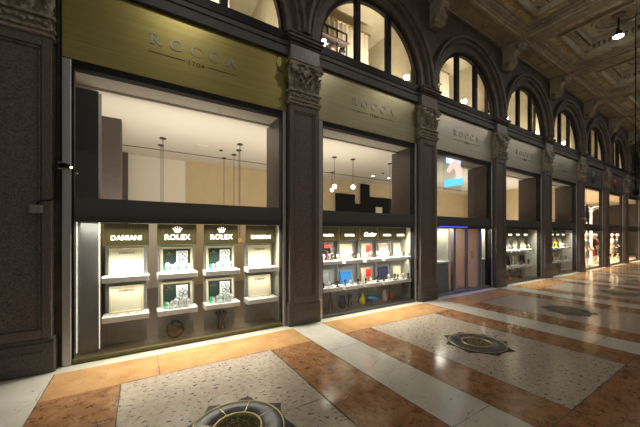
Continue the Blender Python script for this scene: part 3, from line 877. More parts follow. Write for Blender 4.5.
def framed_board(w_, h_, inner, txt=None, tcol=None, label='', cat='display board', loc=(0,0,0), grp=None, frame=None, rosette=False):
    t = thing('display_board', label, cat, loc, 0, grp)
    b = .035*w_/.48
    lean = .05
    def L(mb): 
        mb.v = [(v[0], v[1]+v[2]*lean/h_*1.0, v[2]) for v in mb.v]; return mb
    m = MB(); m.bbox(-w_/2, w_/2, -.02, .02, 0, b, .004); m.bbox(-w_/2, w_/2, -.02, .02, h_-b, h_, .004)
    m.bbox(-w_/2, -w_/2+b, -.02, .02, b, h_-b, .004); m.bbox(w_/2-b, w_/2, -.02, .02, b, h_-b, .004)
    part('board_frame', L(m), frame or M['creamframe'], t)
    m = MB(); m.box(-w_/2+b, w_/2-b, -.005, .015, b, h_-b); pad = part('pad', L(m), inner, t)
    if txt: lettering(txt, .05*w_/.48, tcol, pad, (0, -.008+lean*.8, h_*.78), ext=.002, spacing=1.1, bold=.001)
    return t, pad
# cream boards
trow = {0:'upper', 1:'lower'}
def necklace_stand(label, loc, s=1, grp=None, col=None):
    t = thing('jewellery_stand', label, 'jewellery stand', loc, 0, grp)
    m = MB(); m.lathe([(.045*s,0),(.045*s,.012*s),(.012*s,.02*s),(.012*s,.06*s)], n=10); part('base', m, col or M['white'], t)
    m = MB(); m.ball((0,0,.10*s), .042*s, 10, 1.25, .5); part('bust', m, col or M['white'], t)
    m = MB(); m.tube([(.03*s*math.cos(a), -.024*s, .10*s+.032*s*math.sin(a)) for a in [PI+PI*k/8 for k in range(9)]], .004*s, 4); part('necklace', m, M['gold'], t)
    return t
for k in (0, 3):
    for r in (0, 1):
        x = UX[k]; z = TZ0[r]
        h_ = .42
        framed_board(.46, h_, M['cream'], 'DAMIANI', M['letter_dark'], 'cream framed board on the %s tray %s' % (trow[r], 'nearest the corner pilaster' if k == 0 else 'at the far end of the watch window'),
                     loc=(x, Y_BACK-.09, z+.001), grp='cream framed boards')
        # small jewel tray
        for q in range(3):
            dx = (-.12,.02,.14)[q]
            m = MB(); m.bbox(-.03, .03, -.02, .02, 0, .016, .003)
            t = thing('jewel_block', '%s cream jewel block with ring before the %s cream board, %s' % (['first','middle','last'][q], trow[r], 'nearest the corner pilaster' if k == 0 else 'far unit'), 'jewel block', (x+dx, Y_BACK-.18-.02*(q % 2), z+.001), 0, 'jewel blocks before the cream boards')
            part('block', m, M['cream'], t); m = MB(); m.tube([(.012*math.cos(2*PI*j/12), 0, .028+.012*math.sin(2*PI*j/12)) for j in range(13)], .003, 4); part('ring', m, M['gold'], t)
# watch boards
def watch_stand(label, loc, s=1, grp=None):
    t = thing('watch_stand', label, 'watch stand', loc, 0, grp)
    m = MB(); m.lathe([(.03*s,0),(.03*s,.02*s),(.022*s,.03*s),(.02*s,.07*s),(.026*s,.075*s)], n=10); part('stand', m, M['white'], t)
    m = MB(); m.lathe([(.034*s,-.01),(.034*s,.01)], (0,-.0,.095*s), 14, 'y'); m.box(-.015*s, .015*s, -.012, .012, .055*s, .135*s); part('watch', m, M['steel'], t)
    m = MB(); m.lathe([(.027*s,-.014),(.027*s,-.011)], (0,0,.095*s), 12, 'y'); part('dial', m, M['white'], t)
    return t
wst = None
spots = [(-.15,.0,.8),(-.085,-.03,1.0),(-.02,.02,1.2),(.045,-.03,1.0),(.10,.015,1.35),(.16,-.02,1.05)]
for k in (1, 2):
    for r in (0, 1):
        x = UX[k]; z = TZ0[r]
        nm = ('above the round golden vase' if k == 1 else 'above the crown-rimmed vase')
        t, pad = framed_board(.49, .42, M['dkgreen'], None, None, 'framed dark green board on the %s tray, unit %s' % (trow[r], nm), loc=(x, Y_BACK-.07, z+.001), grp='dark green watch boards')
        part('crown_emblem', crown_mb(.026), M['gold'], pad, (-.12,.015,.315))
        lettering('ROLEX', .034, M['gold'], pad, (-.12,.018,.285), ext=.002)
        m = MB(); m.box(-.01, .17, .0, .008, .10, .355); pic = part('white_picture', m, M['white'], pad, (0,.0,0))
        m = MB()
        for (cx, cz, rr) in ((.05,.29,.035),(.12,.30,.03),(.06,.20,.03),(.13,.22,.035)):
            m.tube([(cx+rr*math.cos(2*PI*j/14), -.003, cz+rr*math.sin(2*PI*j/14)) for j in range(15)], .005, 4)
        part('picture_outline', m, M['dkgreen'], pic)
        m = MB(); m.bbox(-.20, .20, -.03, .03, 0, .022, .004)
        gp = part('green_plinth', m, M['green'], None, (x, Y_BACK-.14, z+.001)); tag(gp, 'low emerald green plinth before the %s watch board %s' % (trow[r], nm), 'plinth', 'green plinths')
        m = MB(); m.bbox(-.035,.035,-.006,.006,0,.09,.003)
        for q, (dx, hh) in enumerate(((-.19,.06),(.0,.05))):
            m = MB(); m.bbox(-.025,.025,-.006,.006,0,.10+.05*q,.003); o = part('green_card', m, M['green'], None, (x+dx+.02, Y_BACK-.10, z+.001)); tag(o, '%s small emerald card by the %s watch board %s' % (['outer','inner'][q], trow[r], nm), 'card', 'green cards')
        for q, (dx, dy, s_) in enumerate(spots):
            lab = '%s white watch stand before the %s watch board %s' % (['first','second','third','fourth','tall fifth','last'][q], trow[r], nm)
            if wst is None: wst = watch_stand(lab, (x+dx, Y_BACK-.19+dy, z+.001), 1.3, 'white watch stands')
            else:
                d = dup(wst, (x+dx, Y_BACK-.19+dy, z+.001), lab, 'white watch stands'); d.scale = (s_*.8,)*3
# vases on the deck of the first case
def vase(name, prof, m_, label, loc, extra=None):
    t = thing(name, label, 'vase', loc)
    m = MB(); m.lathe(prof, n=20); part('body', m, m_, t)
    if extra: extra(t)
    return t
M['vase_gold'] = mat('golden_dark_glass', (.06,.045,.015), .1, .5, var=.7, scale=18)
M['vase_dark'] = mat('black_glass', (.012,.012,.02), .1)
def rimring(t):
    m = MB(); m.lathe([(.055,.262),(.062,.275),(.055,.28),(.045,.27)], n=16); part('rim', m, M['vase_dark'], t)
def pts_on(py, px, Y): return xback(px, Y)
x = xback(175, 5.44)
vase('round_vase', [(.05,0),(.10,.03),(.135,.10),(.14,.14),(.125,.20),(.08,.25),(.055,.262)], M['vase_gold'], 'round golden dark glass vase standing on the deck of the watch window', (x, 5.405, .062), rimring)
def crownrim(t):
    m = MB()
    for k in range(8):
        a = 2*PI*k/8; m.ball((.088*math.cos(a), .088*math.sin(a), .285), .024, 8)
    part('rim', m, M['vase_dark'], t)
vase('crown_vase', [(.06,0),(.075,.02),(.06,.06),(.062,.18),(.085,.26),(.088,.275),(.06,.275)], M['vase_dark'], 'black crown-rimmed vase standing on the deck of the watch window', (xback(221,5.46), 5.46, .062), crownrim)

# ---- second window: five units
BX2 = [xback(p, 5.46) for p in (328.5, 349.5, 369.5, 387, 400.5)]
hdr = [('ROCCA',0),('ROCCA',0),('Cartier',1),('ROCCA',0),('ROCCA',0)]
TZ1 = (1.20, .60)
pos5 = ['first','second','third','fourth','fifth']
for k in range(5):
    display_unit(.52, TZ1, (1.655, 1.965), hdr[k][0], False, bool(hdr[k][1]), '%s display unit%s from the near end of the five-header window' % (pos5[k], ' (script lettering)' if k == 2 else ''), (BX2[k], Y_B1, 0), 'display units in the five-header window', deep=.34)
for k in range(4):
    xx = (BX2[k]+BX2[k+1])/2
    m = MB(); m.bbox(-.02,.02,-.02,.02,0,.31,.004); o = part('brass_divider', m, M['brass_trim'], None, (xx, Y_B1-.13, 1.655)); tag(o, '%s brass divider post between headers of the five-header window' % pos5[k], 'divider', 'brass dividers')
boards2 = {(0,0):('dark',.30,.34),(1,0):('cream',.36,.36),(2,0):('cream',.30,.36),(3,0):('rose',.30,.36),(4,0):('cream',.28,.36),
           (0,1):('grey_panel',.30,.34),(1,1):('blue',.34,.30),(2,1):('cream',.30,.34),(3,1):('navy',.34,.34),(4,1):('cream',.30,.32)}
cname = {'dark':'black','cream':'cream','rose':'rose','grey_panel':'grey','blue':'blue','navy':'navy'}
JST = {}
for (k, r), (c_, w_, h_) in boards2.items():
    x = BX2[k]; z = TZ1[r]
    framed_board(w_, h_, M[c_], None, None, '%s board on the %s tray of the %s unit, five-header window' % (cname[c_], trow[r], pos5[k]), loc=(x-.03, Y_B1-.07, z+.001),
                 grp='boards in the five-header window', frame=M['creamframe'] if c_ in ('cream','rose') else M[c_])
    if (k, r) in ((0,0),(2,0),(2,1)):
        m = MB(); m.box(-.07,.07,-.006,.006,0,.15 if k else .05); o = part('red_card', m, M['red'], None, (x-.01, Y_B1-.13, z+(.16 if k == 2 else .30)))
        o.location.z = z+.001; 
        m2 = MB(); m2.box(-.085,.085,-.006,.006,(.14 if k == 2 else .28),(.32 if k == 2 else .35)); m2.box(-.01,.01,0,.006,0,.2); o.data = m2.mesh('red_card', M['red'])
        tag(o, 'bright red card on the %s tray of the %s unit, five-header window' % (trow[r], pos5[k]), 'card')
    n_ = 4
    for q in range(n_):
        dx = -.17+q*.115; dy = (-.0,-.05)[q % 2]
        s_ = random.uniform(.8, 1.35)
        lab = '%s pale stand on the %s tray of the %s unit, five-header window' % (['first','second','third','last'][q], trow[r], pos5[k])
        pos = (x+dx, Y_B1-.21+dy, z+.001)
        s_ *= .78
        v_ = (k*3+r*2+q) % 3
        lab = lab.replace('pale', ['pale','grey','black'][v_])
        if v_ not in JST: JST[v_] = necklace_stand(lab, pos, 1.0, ['pale','grey','black'][v_]+' jewellery stands', [M['white'], M['grey_panel'], M['dark']][v_])
        else: d = dup(JST[v_], pos, lab, ['pale','grey','black'][v_]+' jewellery stands'); d.scale = (s_*1.1,)*3
def vglass(n, c): return mat(n, c, .12, coat=.5)
vv = [('bottle_vase',330.5,[(.045,0),(.05,.02),(.045,.22),(.02,.28),(.018,.40),(.024,.41)],(.06,.035,.02),'tall brown bottle vase nearest the near end of the second window deck'),
      ('round_vase',342.5,[(.06,0),(.09,.06),(.09,.12),(.06,.2),(.07,.28)],(.02,.03,.08),'dark blue vase, second on the deck of the five-header window'),
      ('tall_vase',349.5,[(.05,0),(.055,.02),(.045,.16),(.06,.3)],(.015,.03,.10),'narrow dark blue vase beside another blue vase in the second window'),
      ('bottle_vase',362.5,[(.06,0),(.085,.05),(.085,.14),(.04,.2),(.035,.27),(.05,.29)],(.32,.42,.03),'lime green bottle vase on the deck of the five-header window'),
      ('bowl_vase',372,[(.04,0),(.09,.05),(.13,.11),(.15,.17),(.12,.165)],(.01,.30,.65),'bright blue flared bowl vase on the deck of the five-header window'),
      ('tall_vase',384.5,[(.06,0),(.07,.02),(.07,.2),(.05,.25),(.055,.29)],(.55,.45,.5),'pale lilac vase on the deck of the five-header window'),
      ('round_vase',391,[(.04,0),(.065,.04),(.06,.1),(.025,.15),(.03,.2)],(.75,.12,.03),'small orange red vase nearest the far end of the second window deck')]
for n_, px, prof, c_, lab in vv:
    vase(n_, prof, vglass(n_+'_glass', c_), lab, (xback(px, 5.46), 5.46, .062))

# ---- windows past the doors: four units each
pos4 = ['first','second','third','fourth']
for bi, nm in ((3,'the nearer small jewellery window'), (4,'the farther small jewellery window')):
    x0, x1 = BAY[bi]; L_ = x1-x0
    for k in range(4):
        x = x0+.48+k*.62
        display_unit(.53, (1.20,.60), (1.655,1.965), 'ROCCA', False, False, '%s display unit from the near end of %s' % (pos4[k], nm), (x, Y_B1, 0), 'display units past the doors', deep=.34)
        if k < 3:
            m = MB(); m.bbox(-.02,.02,-.02,.02,0,.31,.004); o = part('brass_divider', m, M['brass_trim'], None, (x+.31, Y_B1-.13, 1.655)); tag(o, '%s brass divider post between headers of %s' % (pos4[k], nm), 'divider', 'brass dividers')
        for r in (0,1):
            c_ = random.choice(['cream','dark','cream','rose','grey_panel'])
            if bi == 4 and k == 2 and r == 0: c_ = 'gold'
            M.setdefault('yellow', mat('yellow_card', (.85,.75,.03), .5))
            mt = M['yellow'] if c_ == 'gold' else M[c_]
            framed_board(.32, .34, mt, None, None, '%s board on the %s tray, %s unit, %s' % ('yellow' if c_ == 'gold' else cname[c_], trow[r], pos4[k], nm), loc=(x, Y_B1-.07, (1.20,.60)[r]+.001), grp='boards past the doors', frame=mt if c_ in ('gold','dark') else None)
            for q in range(3):
                v_ = (k+r+q) % 3
                d = dup(JST[v_], (x-.16+q*.15, Y_B1-.21-.05*(q % 2), (1.20,.60)[r]+.001), '%s %s stand on the %s tray, %s unit, %s' % (['first','middle','last'][q], ['pale','grey','black'][v_], trow[r], pos4[k], nm), ['pale','grey','black'][v_]+' jewellery stands'); d.scale = (random.uniform(.9,1.3),)*3
    vase('round_vase', [(.06,0),(.10,.05),(.10,.14),(.05,.2),(.055,.24)], vglass('vase_red_glass', (.45,.06,.03)), 'reddish round vase on the deck of '+nm, (x0+1.0, 5.46, .062))
    vase('tall_vase', [(.05,0),(.06,.02),(.05,.2),(.06,.32)], vglass('vase_brown_glass', (.10,.07,.05)), 'dark brown tall vase on the deck of '+nm, (x0+1.9, 5.46, .062))

# ---------------------------------------------------------------- bay 3: entrance
x0, x1 = BAY[2]
DX = [7.99, 8.66, 9.41]
d1 = struct('door_1', None, None, (0, FY, 0))
m = MB(); m.box(DX[0]-.05, DX[0]+.03, -.02, .08, .02, 2.03); m.box(DX[2]-.03, DX[2]+.05, -.02, .08, .02, 2.03); m.box(x0+.1, x1-.09, -.02, .08, 0, .02)
part('door_frame', m, M['steel_door'], d1)
for k in range(2):
    a, b = DX[k]+(.035 if k == 0 else .004), DX[k+1]-(.004 if k == 0 else .035)
    m = MB()
    for (p, q) in ((a, a+.05), (b-.05, b)): m.box(p, q, .0, .05, .03, 2.02)
    m.box(a+.05, b-.05, .0, .05, .03, .10); m.box(a+.05, b-.05, .0, .05, 1.96, 2.02)
    lf = part('door_leaf', m, M['steel_door'], d1)
    g = MB(); g.quad((a+.05,.02,.10),(b-.05,.02,.10),(b-.05,.02,1.96),(a+.05,.02,1.96)); part('pane', g, M['glass'], lf)
    hx = (b-.13) if k == 0 else (a+.13); s = -1 if k == 0 else 1
    m = MB(); hx2 = hx-.09 if k == 0 else hx+.09
    m.tube([(hx,-.0,1.05),(hx,-.06,1.05),(hx2,-.06,1.05),(hx2,-.06,1.25),(hx,-.06,1.25),(hx,-.0,1.25)], .012, 6)
    m.tube([(hx,-.06,1.05),(hx,-.06,1.25)], .012, 6)
    part('door_handle', m, M['brass_trim'], lf)
for k, (a, b) in enumerate(((x0+.14, DX[0]-.05), (DX[2]+.05, x1-.13))):
    nwin += 1; t = struct('window_%d' % nwin, None, None, (0, FY, 0))
    g = MB(); g.quad((a,.02,.08),(b,.02,.08),(b,.02,2.03),(a,.02,2.03)); part('pane', g, M['glass'], t)
    m = MB(); m.box(a, b, -.01, .06, .02, .08); part('window_sill', m, M['steel_door'], t)
    # side showcases
    s = thing('side_showcase', 'grey side showcase with a white top, %s the glass doors' % ('before' if k == 0 else 'past'), 'showcase', ((a+b)/2, 5.6, 0), 0, 'showcases beside the doors')
    w_ = b-a-.04
    m = MB(); m.bbox(-w_/2, w_/2, -.28, .2, 0.0, .92, .01); part('body', m, M['grey_panel'], s)
    m = MB(); m.bbox(-w_/2, w_/2, -.30, .2, .92, .98, .006); part('top', m, M['tray'], s)
    m = MB(); m.box(-w_/2, w_/2, .16, .2, .98, 2.03); part('back_panel', m, M['cream_panel'], s)
    m = MB(); m.box(w_/2-.02, w_/2, -.28, .16, .98, 1.98); part('side_panel', m, M['cream_panel'], s)
    area('showcase_light', ((a+b)/2, 5.5, 1.97), w_*.8, .3, 14, (1,.96,.80), (0,0,0))
    m = MB(); m.box(-w_/2+.06, w_/2-.06, .14, .16, 1.72, 1.82); part('lit_label', m, M['lit'], s)
m = MB(); m.box(DX[0]-.1, DX[0]-.06, 5.85, 8.2, .02, 2.2); struct('wall_left.003', m, M['pink'])
m = MB(); m.box(DX[2]+.06, DX[2]+.10, 5.32, 8.2, .02, 2.2); struct('wall_right.002', m, M['pink'])
m = MB(); m.box(DX[0]-.06, DX[2]+.10, 8.2, 8.25, .02, 2.2); struct('wall_back.003', m, M['pink'])
m = MB(); m.box(x0, x1, 5.30, 8.25, 2.2, 2.26); struct('ceiling.003', m, M['soffit'])
t = thing('vestibule_table', 'small dark console table seen through the glass doors', 'table', (DX[0]+.25, 7.3, .02))
m = MB(); m.bbox(-.2,.2,-.3,.3,.72,.76,.005); part('tabletop', m, M['dark'], t)
for sx in (-1,1):
    for sy in (-1,1):
        m = MB(); m.box(sx*.17-.015, sx*.17+.015, sy*.27-.015, sy*.27+.015, 0, .72); part('leg', m, M['dark'], t)
# hanging digital screen above the doors
t = thing('hanging_screen', 'bright hanging screen with a blue picture and a bare arm above the glass doors', 'screen', (0, 5.45, 0))
def zz(px, py, Y=5.45): return zback(px, py, Y)
xa, xb = xback(444.5,5.45), xback(461,5.45)
m = MB(); m.box(xa-.02, xb+.02, 0, .04, zz(452,190)-.02, zz(452,154)+.0); part('screen_back', m, glass('screen_glass', (.9,.93,.95), .6), t)
sky_em = emis('screen_sky', (.45,.68,1), 1.5); skin_em = emis('screen_skin', (1,.70,.62), 1.1); cyan_em = emis('screen_cyan', (.12,.62,.85), 1.3); wh_em = emis('screen_white', (.9,.93,1), 1.6)
def poly(name, pix, mt, y):
    m = MB(); m.prism([(xback(a,5.45), zback(a,b,5.45)) for a, b in pix], y, y+.006); part(name, m, mt, t)
poly('blue_picture', [(446,154),(461,157),(460,166),(452,164),(446,163)], sky_em, -.008)
poly('white_picture', [(447,157),(452,156),(452,161),(447,161)], wh_em, -.014)
poly('arm_picture', [(452,161),(456,160),(459,163),(461.5,170),(461.5,178),(455.5,179),(455.5,172),(453,168),(449,173),(446,171),(449,165)], skin_em, -.020)
poly('cyan_picture', [(444.5,179.5),(463,177.5),(463,184.5),(444,187.5)], cyan_em, -.010)
for xx in (xa+.03, xb-.03):
    m = MB(); m.tube([(xx,.02,zz(452,155)-.05),(xx,.02,4.14)], .006, 5); part('hanging_wire', m, M['steel'], t)
# blue light strip above the doors
m = MB(); m.box(x0+.2, x0+1.6, -.045, -.032, 2.0, 2.022); o = part('blue_light_strip', m, emis('blue_strip', (.10,.13,1), 1.3), None, (0,FY,0)); tag(o, 'thin blue light strip along the transom above the glass doors', 'light strip')

# ---------------------------------------------------------------- fashion shops (bays 6-9)
XF0 = XS1+.06; XF1 = PIERS[-1]+.4
m = MB(); m.box(XF0, XF1, 5.32, 9.2, -.003, .05); struct('floor.004', m, mat('pale_shop_floor', (.62,.48,.33), .35))
m = MB(); m.box(XF0, XF1, 5.5, 9.2, 4.2, 4.4); struct('ceiling.004', m, M['ceilshop'])
m = MB(); m.box(XF0, XF1, 9.0, 9.2, 0, 4.2); struct('wall_back.004', m, mat('warm_shop_wall', (.66,.52,.34), .8))
m = MB(); m.box(XF1, XF1+.1, 5.5, 9.2, 0, 4.3)
struct('wall_right.003', m, M['dkpier'])
m = MB(); m.box(XF1+.1, XF1+.4, -9, 5.5, 0, 8.9); struct('wall_right.004', m, M['arch_stone'])
# white arched display frames
for k, (xx, yy) in enumerate(((22.3, 5.62), (21.9, 6.0), (22.9, 6.5))):
    t = thing('arch_frame', 'white glowing arched frame, %s behind the glass of the bright fashion window' % ['first','second','third'][k], 'arch frame', (xx, yy, .05), PI/2, 'glowing arches in the fashion shop')
    m = MB(); m.arcband([(.25,-.04),(.30,-.04),(.30,.04),(.25,.04)], (0,3.05), 0, PI, 24); part('arch_ring', m, emis('arch_glow', (1,.95,.85), 1.6), t)
    m = MB(); m.arcband([(.14,-.03),(.17,-.03),(.17,.03),(.14,.03)], (0,3.05), 0, PI, 24); part('inner_ring', m, M['white'], t)
    for s in (-1,1):
        m = MB(); m.bbox(s*.275-.025, s*.275+.025, -.03, .03, 0, 3.05, .008); part('post', m, M['white'], t)
def mannequin(label, loc, top, bot, rz=0, grp='mannequins in the fashion windows'):
    t = thing('mannequin', label, 'mannequin', loc, rz, grp)
    sk = mat('mannequin_shell', (.75,.66,.55), .4) if 'mannequin_shell' not in bpy.data.materials else bpy.data.materials['mannequin_shell']
    m = MB()
    m.ball((0,-.01,1.66), .095, 14, 1.25); m.lathe([(.05,1.42),(.045,1.55),(.05,1.58)], n=12)
    for s in (-1,1):
        m.tube([(s*.19,0,1.40),(s*.25,-.01,1.12),(s*.22,-.12,.9),(s*.2,-.16,.82)], [.048,.04,.032,.026], 8)
        m.tube([(s*.09,0,.85),(s*.10,-.02,.50),(s*.11,0,.10)], [.085,.058,.04], 8); m.ball((s*.11,-.06,.06), .055, 8, .6, 1.6)
    part('body', m, sk, t)
    m = MB(); m.lathe([(.155,.84),(.125,1.05),(.165,1.25),(.185,1.38),(.07,1.47)], n=16, sy=.6)
    for s in (-1,1): m.tube([(s*.17,0,1.40),(s*.24,-.01,1.15),(s*.25,-.03,1.05)], [.065,.058,.055], 8)
    part('jacket', m, top, t)
    m = MB(); m.lathe([(.13,.92),(.165,.84),(.17,.7),(.2,.45),(.185,.44)], n=16, sy=.65); part('skirt', m, bot, t)
    m = MB(); m.lathe([(.24,0),(.24,.015),(.22,.02)], n=20); part('base', m, M['steel'], t)
    return t
cl = [mat('cloth_a', (.75,.68,.55), .8), mat('cloth_b', (.05,.05,.06), .8), mat('cloth_c', (.08,.14,.40), .8), mat('cloth_d', (.55,.07,.05), .8), mat('cloth_e', (.5,.42,.33), .8)]
for k, (x, y, a, b, d) in enumerate(((19.1,5.65,1,1,'dark-clothed mannequin nearest the near end of the bright fashion window'), (19.8,5.7,4,0,'cream-clothed mannequin in the bright fashion window'),
        (20.5,5.6,0,4,'pale-clothed mannequin in the middle of the bright fashion window'), (21.2,5.75,1,1,'black-clothed mannequin at the far end of the bright fashion window'),
        (22.9,5.95,1,3,'mannequin in a red skirt in the grey fashion window'), (23.7,6.1,3,1,'mannequin in a red jacket in the grey fashion window'), (24.4,6.2,4,4,'beige-clothed mannequin in the grey fashion window'),
        (26.9,6.0,0,4,'pale-clothed mannequin in the last warm window'), (28.0,6.0,1,1,'dark-clothed mannequin in the last warm window'))):
    mannequin(d, (x, y, .05), cl[a], cl[b], random.uniform(-.4,.4))
# clothes on a high rail (blue and black shapes in the upper part)
t = thing('clothes_rail', 'high clothes rail across the bright fashion window', 'clothes rail', (19.9, 5.75, 2.42), 0)
m = MB(); m.tube([(-1.2,0,1.15),(1.2,0,1.15)], .02, 6); m.tube([(-1.2,0,1.15),(-1.2,0,1.78)], .012, 6); m.tube([(1.2,0,1.15),(1.2,0,1.78)], .012, 6); part('rail', m, M['steel'], t)
for k, (dx, c_, lab) in enumerate(((-.9,2,'blue garment hanging high in the bright fashion window'), (.35,1,'black garment hanging high in the bright fashion window'), (1.0,1,'narrow black garment hanging high at the far end of the fashion window'))):
    t = thing('hanging_garment', lab, 'garment', (19.9+dx, 5.7, 2.45), 0, 'garments on the high rail')
    m = MB(); m.lathe([(.30-.08*(k == 2),0),(.26,.3),(.2,.6),(.23,.85),(.06,.98)], n=18, sy=.4); part('cloth', m, cl[c_], t)
    m = MB(); m.tube([(0,0,.95),(0,0,1.08),(.03,0,1.12)], .008, 5); part('hanger', m, M['steel'], t)

# ---------------------------------------------------------------- small fittings
# camera/spot on the steel upright, box and cable on the corner pilaster
t = thing('security_camera', 'small black security camera on the steel upright beside the corner pilaster', 'camera', (-.86, FY-.06, 2.72))
m = MB(); m.bbox(-.08,.0,-.02,.012,-.05,.05,.006); part('mount_plate', m, M['grey_panel'], t)
m = MB(); m.tube([(-.04,-.02,0),(-.0,-.07,-.0),(.07,-.13,-.03)], [.03,.032,.028], 10); part('body', m, M['black'], t)
m = MB(); m.ball((.085,-.14,-.036), .016, 8); part('lens_light', m, emis('amber', (1,.75,.45), 4), t)
t = thing('junction_box', 'small grey junction box with lid on the face of the corner pilaster', 'box', (-1.12, PF-.0, 2.12))
m = MB(); m.bbox(-.06,.06,-.06,.0,-.05,.05,.008); part('body', m, M['grey_panel'], t)
m = MB(); m.bbox(-.045,.045,-.066,-.058,-.035,.035,.003); part('lid', m, M['grey_panel'], t)
m = MB(); m.tube([(-1.12,PF-.02,2.18),(-1.09,PF-.03,2.22),(-.985,PF-.02,2.24),(-.935,PF+.02,2.30),(-.93,PF+.03,4.2),(-.93,PF+.03,5.4)], .011, 6)
o = part('power_cable', m, M['black']); tag(o, 'black power cable running down the edge of the corner pilaster to the junction box', 'cable')
t = thing('security_camera', 'small white security camera on the pilaster before the bright fashion window', 'camera', (PIERS[5]-.1, PF-.0, 2.55))
m = MB(); m.bbox(-.03,.03,-.02,.03,-.03,.03,.005); part('mount_plate', m, M['tray'], t)
m = MB(); m.tube([(0,-.02,0),(-.05,-.16,-.03)], .03, 10); part('body', m, M['tray'], t)
for k, (x, lab) in enumerate(((1.72,'small pale bracket clip on the ledge above the corner sign'), (2.30,'small pale clip with a wire at the far end of the corner sign'))):
    m = MB(); m.bbox(-.05+.02*k, .05-.02*k, -.03, .03, 0, .03, .004); o = part('ledge_clip', m, M['tray'], None, (x, 5.13, 5.56)); o.location.z = 5.562; tag(o, lab, 'clip')
m = MB(); m.tube([(2.30,5.145,5.30),(2.24,5.14,5.2),(2.22,5.14,5.08),(2.28,5.14,4.98),(2.36,5.14,4.95)], .005, 5); o = part('thin_wire', m, M['black']); tag(o, 'thin dark wire looping over the far end of the corner sign', 'wire')

# hanging arcade spotlights
def spotlamp(label, loc):
    t = thing('arcade_spotlight', label, 'spotlight', loc, 0, 'spotlights hanging under the arcade ceiling')
    m = MB(); m.lathe([(.08,.56),(.08,.53),(.02,.52),(.018,.14),(.03,.13)], n=14); part('stem', m, M['black'], t)
    m = MB(); m.box(-.15,.15,-.015,.015,.12,.15); m.box(-.15,-.135,-.015,.015,-.04,.13); m.box(.135,.15,-.015,.015,-.04,.13); part('yoke', m, M['black'], t)
    m = MB(); m.lathe([(.05,.10),(.09,.07),(.125,-.04),(.13,-.06)], n=20); part('housing', m, M['steel_dark'], t)
    m = MB(); m.lathe([(.10,-.085),(.12,-.065),(.12,-.055)], n=20); part('lens', m, M['lamp'], t)
    return t
sp0 = None
slab = ['over the watch window', 'over the five-header window', 'over the glass doors', 'shining brightest before the nearer small jewellery window', 'before the farther small jewellery window', 'before the bright fashion window', 'before the grey fashion window', 'before the last warm window']
LX = []
for k in range(8):
    x = (beams[k+1]+beams[k+2])/2; LX.append(x)
    lab = 'black hanging arcade spotlight ' + slab[k]
    if sp0 is None: sp0 = spotlamp(lab, (x, 2.66, 7.98))
    else: dup(sp0, (x, 2.66, 7.98), lab, 'spotlights hanging under the arcade ceiling')
# long hanging cable at the right
m = MB(); m.tube([(8.6,1.575,8.06),(8.6,1.575,6.0),(8.605,1.575,2.72)], .012, 6); t = thing('hanging_cable', 'thin dark cable hanging from the ceiling by the picture edge, weighted at its end', 'cable', (0,0,0))
part('cable', m, M['black'], t)
m = MB(); m.lathe([(.01,.12),(.045,.09),(.05,0),(.03,-.03)], (8.605,1.575,2.62), 12); part('weight', m, M['black'], t)

for k, x in enumerate(LX):
    l = bpy.data.lights.new('spot_light', 'SPOT'); l.energy = 105; l.color = (1,.93,.84); l.spot_size = 2.7; l.spot_blend = .6; l.shadow_soft_size = .12
    o = bpy.data.objects.new('spot_light', l); C.objects.link(o); o.location = (x, 2.66, 7.86)
    l = bpy.data.lights.new('ceiling_fill', 'POINT'); l.energy = 13; l.color = (1,.93,.82); l.shadow_soft_size = .1  # point light added under each lens to brighten the ceiling
    o = bpy.data.objects.new('ceiling_fill', l); C.objects.link(o); o.location = (x, 2.66, 7.80)
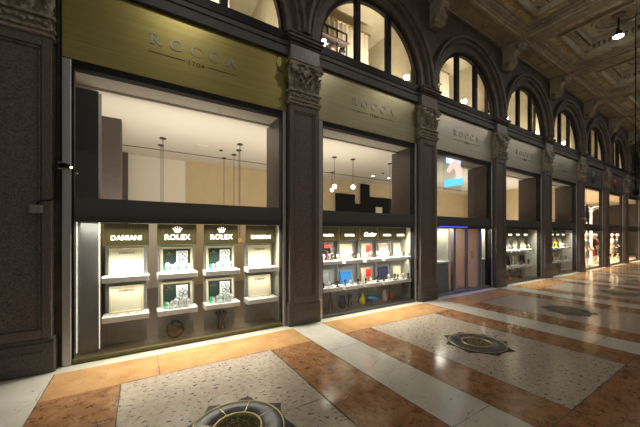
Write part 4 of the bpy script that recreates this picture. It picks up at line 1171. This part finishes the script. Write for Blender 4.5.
# shop room: added fill lights, out of sight behind the cases
for i in range(5):
    c = BC[i]
    area('shop_fill', (c, 6.7, 2.0), 3.0, 1.2, 80, (1,.88,.72), (PI-.6, 0, 0))
    area('upper_fill', (c, 5.62, 5.64), 2.6, .12, 95, (1,.88,.68), (PI-.85, 0, 0), 2.4)  # added fill for the upper room, unseen below the lunette sill
for i in range(5, 8):
    area('upper_fill', (BC[i], 5.62, 5.64), 2.6, .12, 60, (1,.86,.64), (PI-.85, 0, 0), 2.4)  # same added fill for the farther upper rooms
    area('fashion_light', (BC[i], 6.6, 4.15), 2.6, 1.2, [600,170,500][i-5], (1,.86,.68), (0, 0, 0), 1.9)
# display case lights
for i in (0,1,3,4):
    x0_, x1_ = BAY[i]; c = (x0_+x1_)/2; L_ = x1_-x0_-.35
    area('case_light', (c, 5.33, 1.955), L_, .12, 92 if i < 2 else 62, (1,.94,.80), (-.22, 0, 0), 1.75)
def under(x, y, z, w_, p): area('tray_light', (x, y, z), w_, .05, p, (1,.96,.85), (.12, 0, 0), 2.0)
for x in UX:
    under(x, Y_BACK-.30, 1.64, .5, 3.5); under(x, Y_B1-.219, 1.045, .5, 2.2)
for x in BX2:
    under(x, Y_B1-.218, 1.69, .42, 1.5); under(x, Y_B1-.217, 1.11, .42, 2.2)
area('vestibule_light', (8.9, 7.0, 2.18), 1.0, 1.5, 16, (1,.93,.86))
area('door_blue', (8.7, FY-.07, 1.95), 2.0, .03, 7, (.15,.2,1), (0,0,0), 1.5)
wd = bpy.data.worlds.new('night'); S.world = wd; wd.use_nodes = True
bg = wd.node_tree.nodes['Background']; bg.inputs[0].default_value = (.26,.245,.21,1); bg.inputs[1].default_value = .52

# ---------------------------------------------------------------- camera
cam = bpy.data.cameras.new('camera'); co = bpy.data.objects.new('camera', cam); C.objects.link(co)
cam.sensor_width = 36; cam.lens = 288/640*36; cam.clip_start = .05
co.location = (0,0,1.8); co.rotation_euler = (PI/2, 0, -math.radians(32))
cam.shift_y = (234-213.5)/640
cam.shift_x = 0
S.camera = co
S.view_settings.view_transform = 'Standard'; S.view_settings.look = 'None'; S.view_settings.exposure = 0; S.view_settings.gamma = 1
S.view_settings.use_curve_mapping = False
S.cycles.use_denoising = True
S.cycles.max_bounces = 8; S.cycles.transparent_max_bounces = 12

for _o in S.objects:
    if _o.get('label') and not 4 <= len(_o['label'].replace('-',' ').split()) <= 16: print('LABELLEN', _o.name, _o['label'])
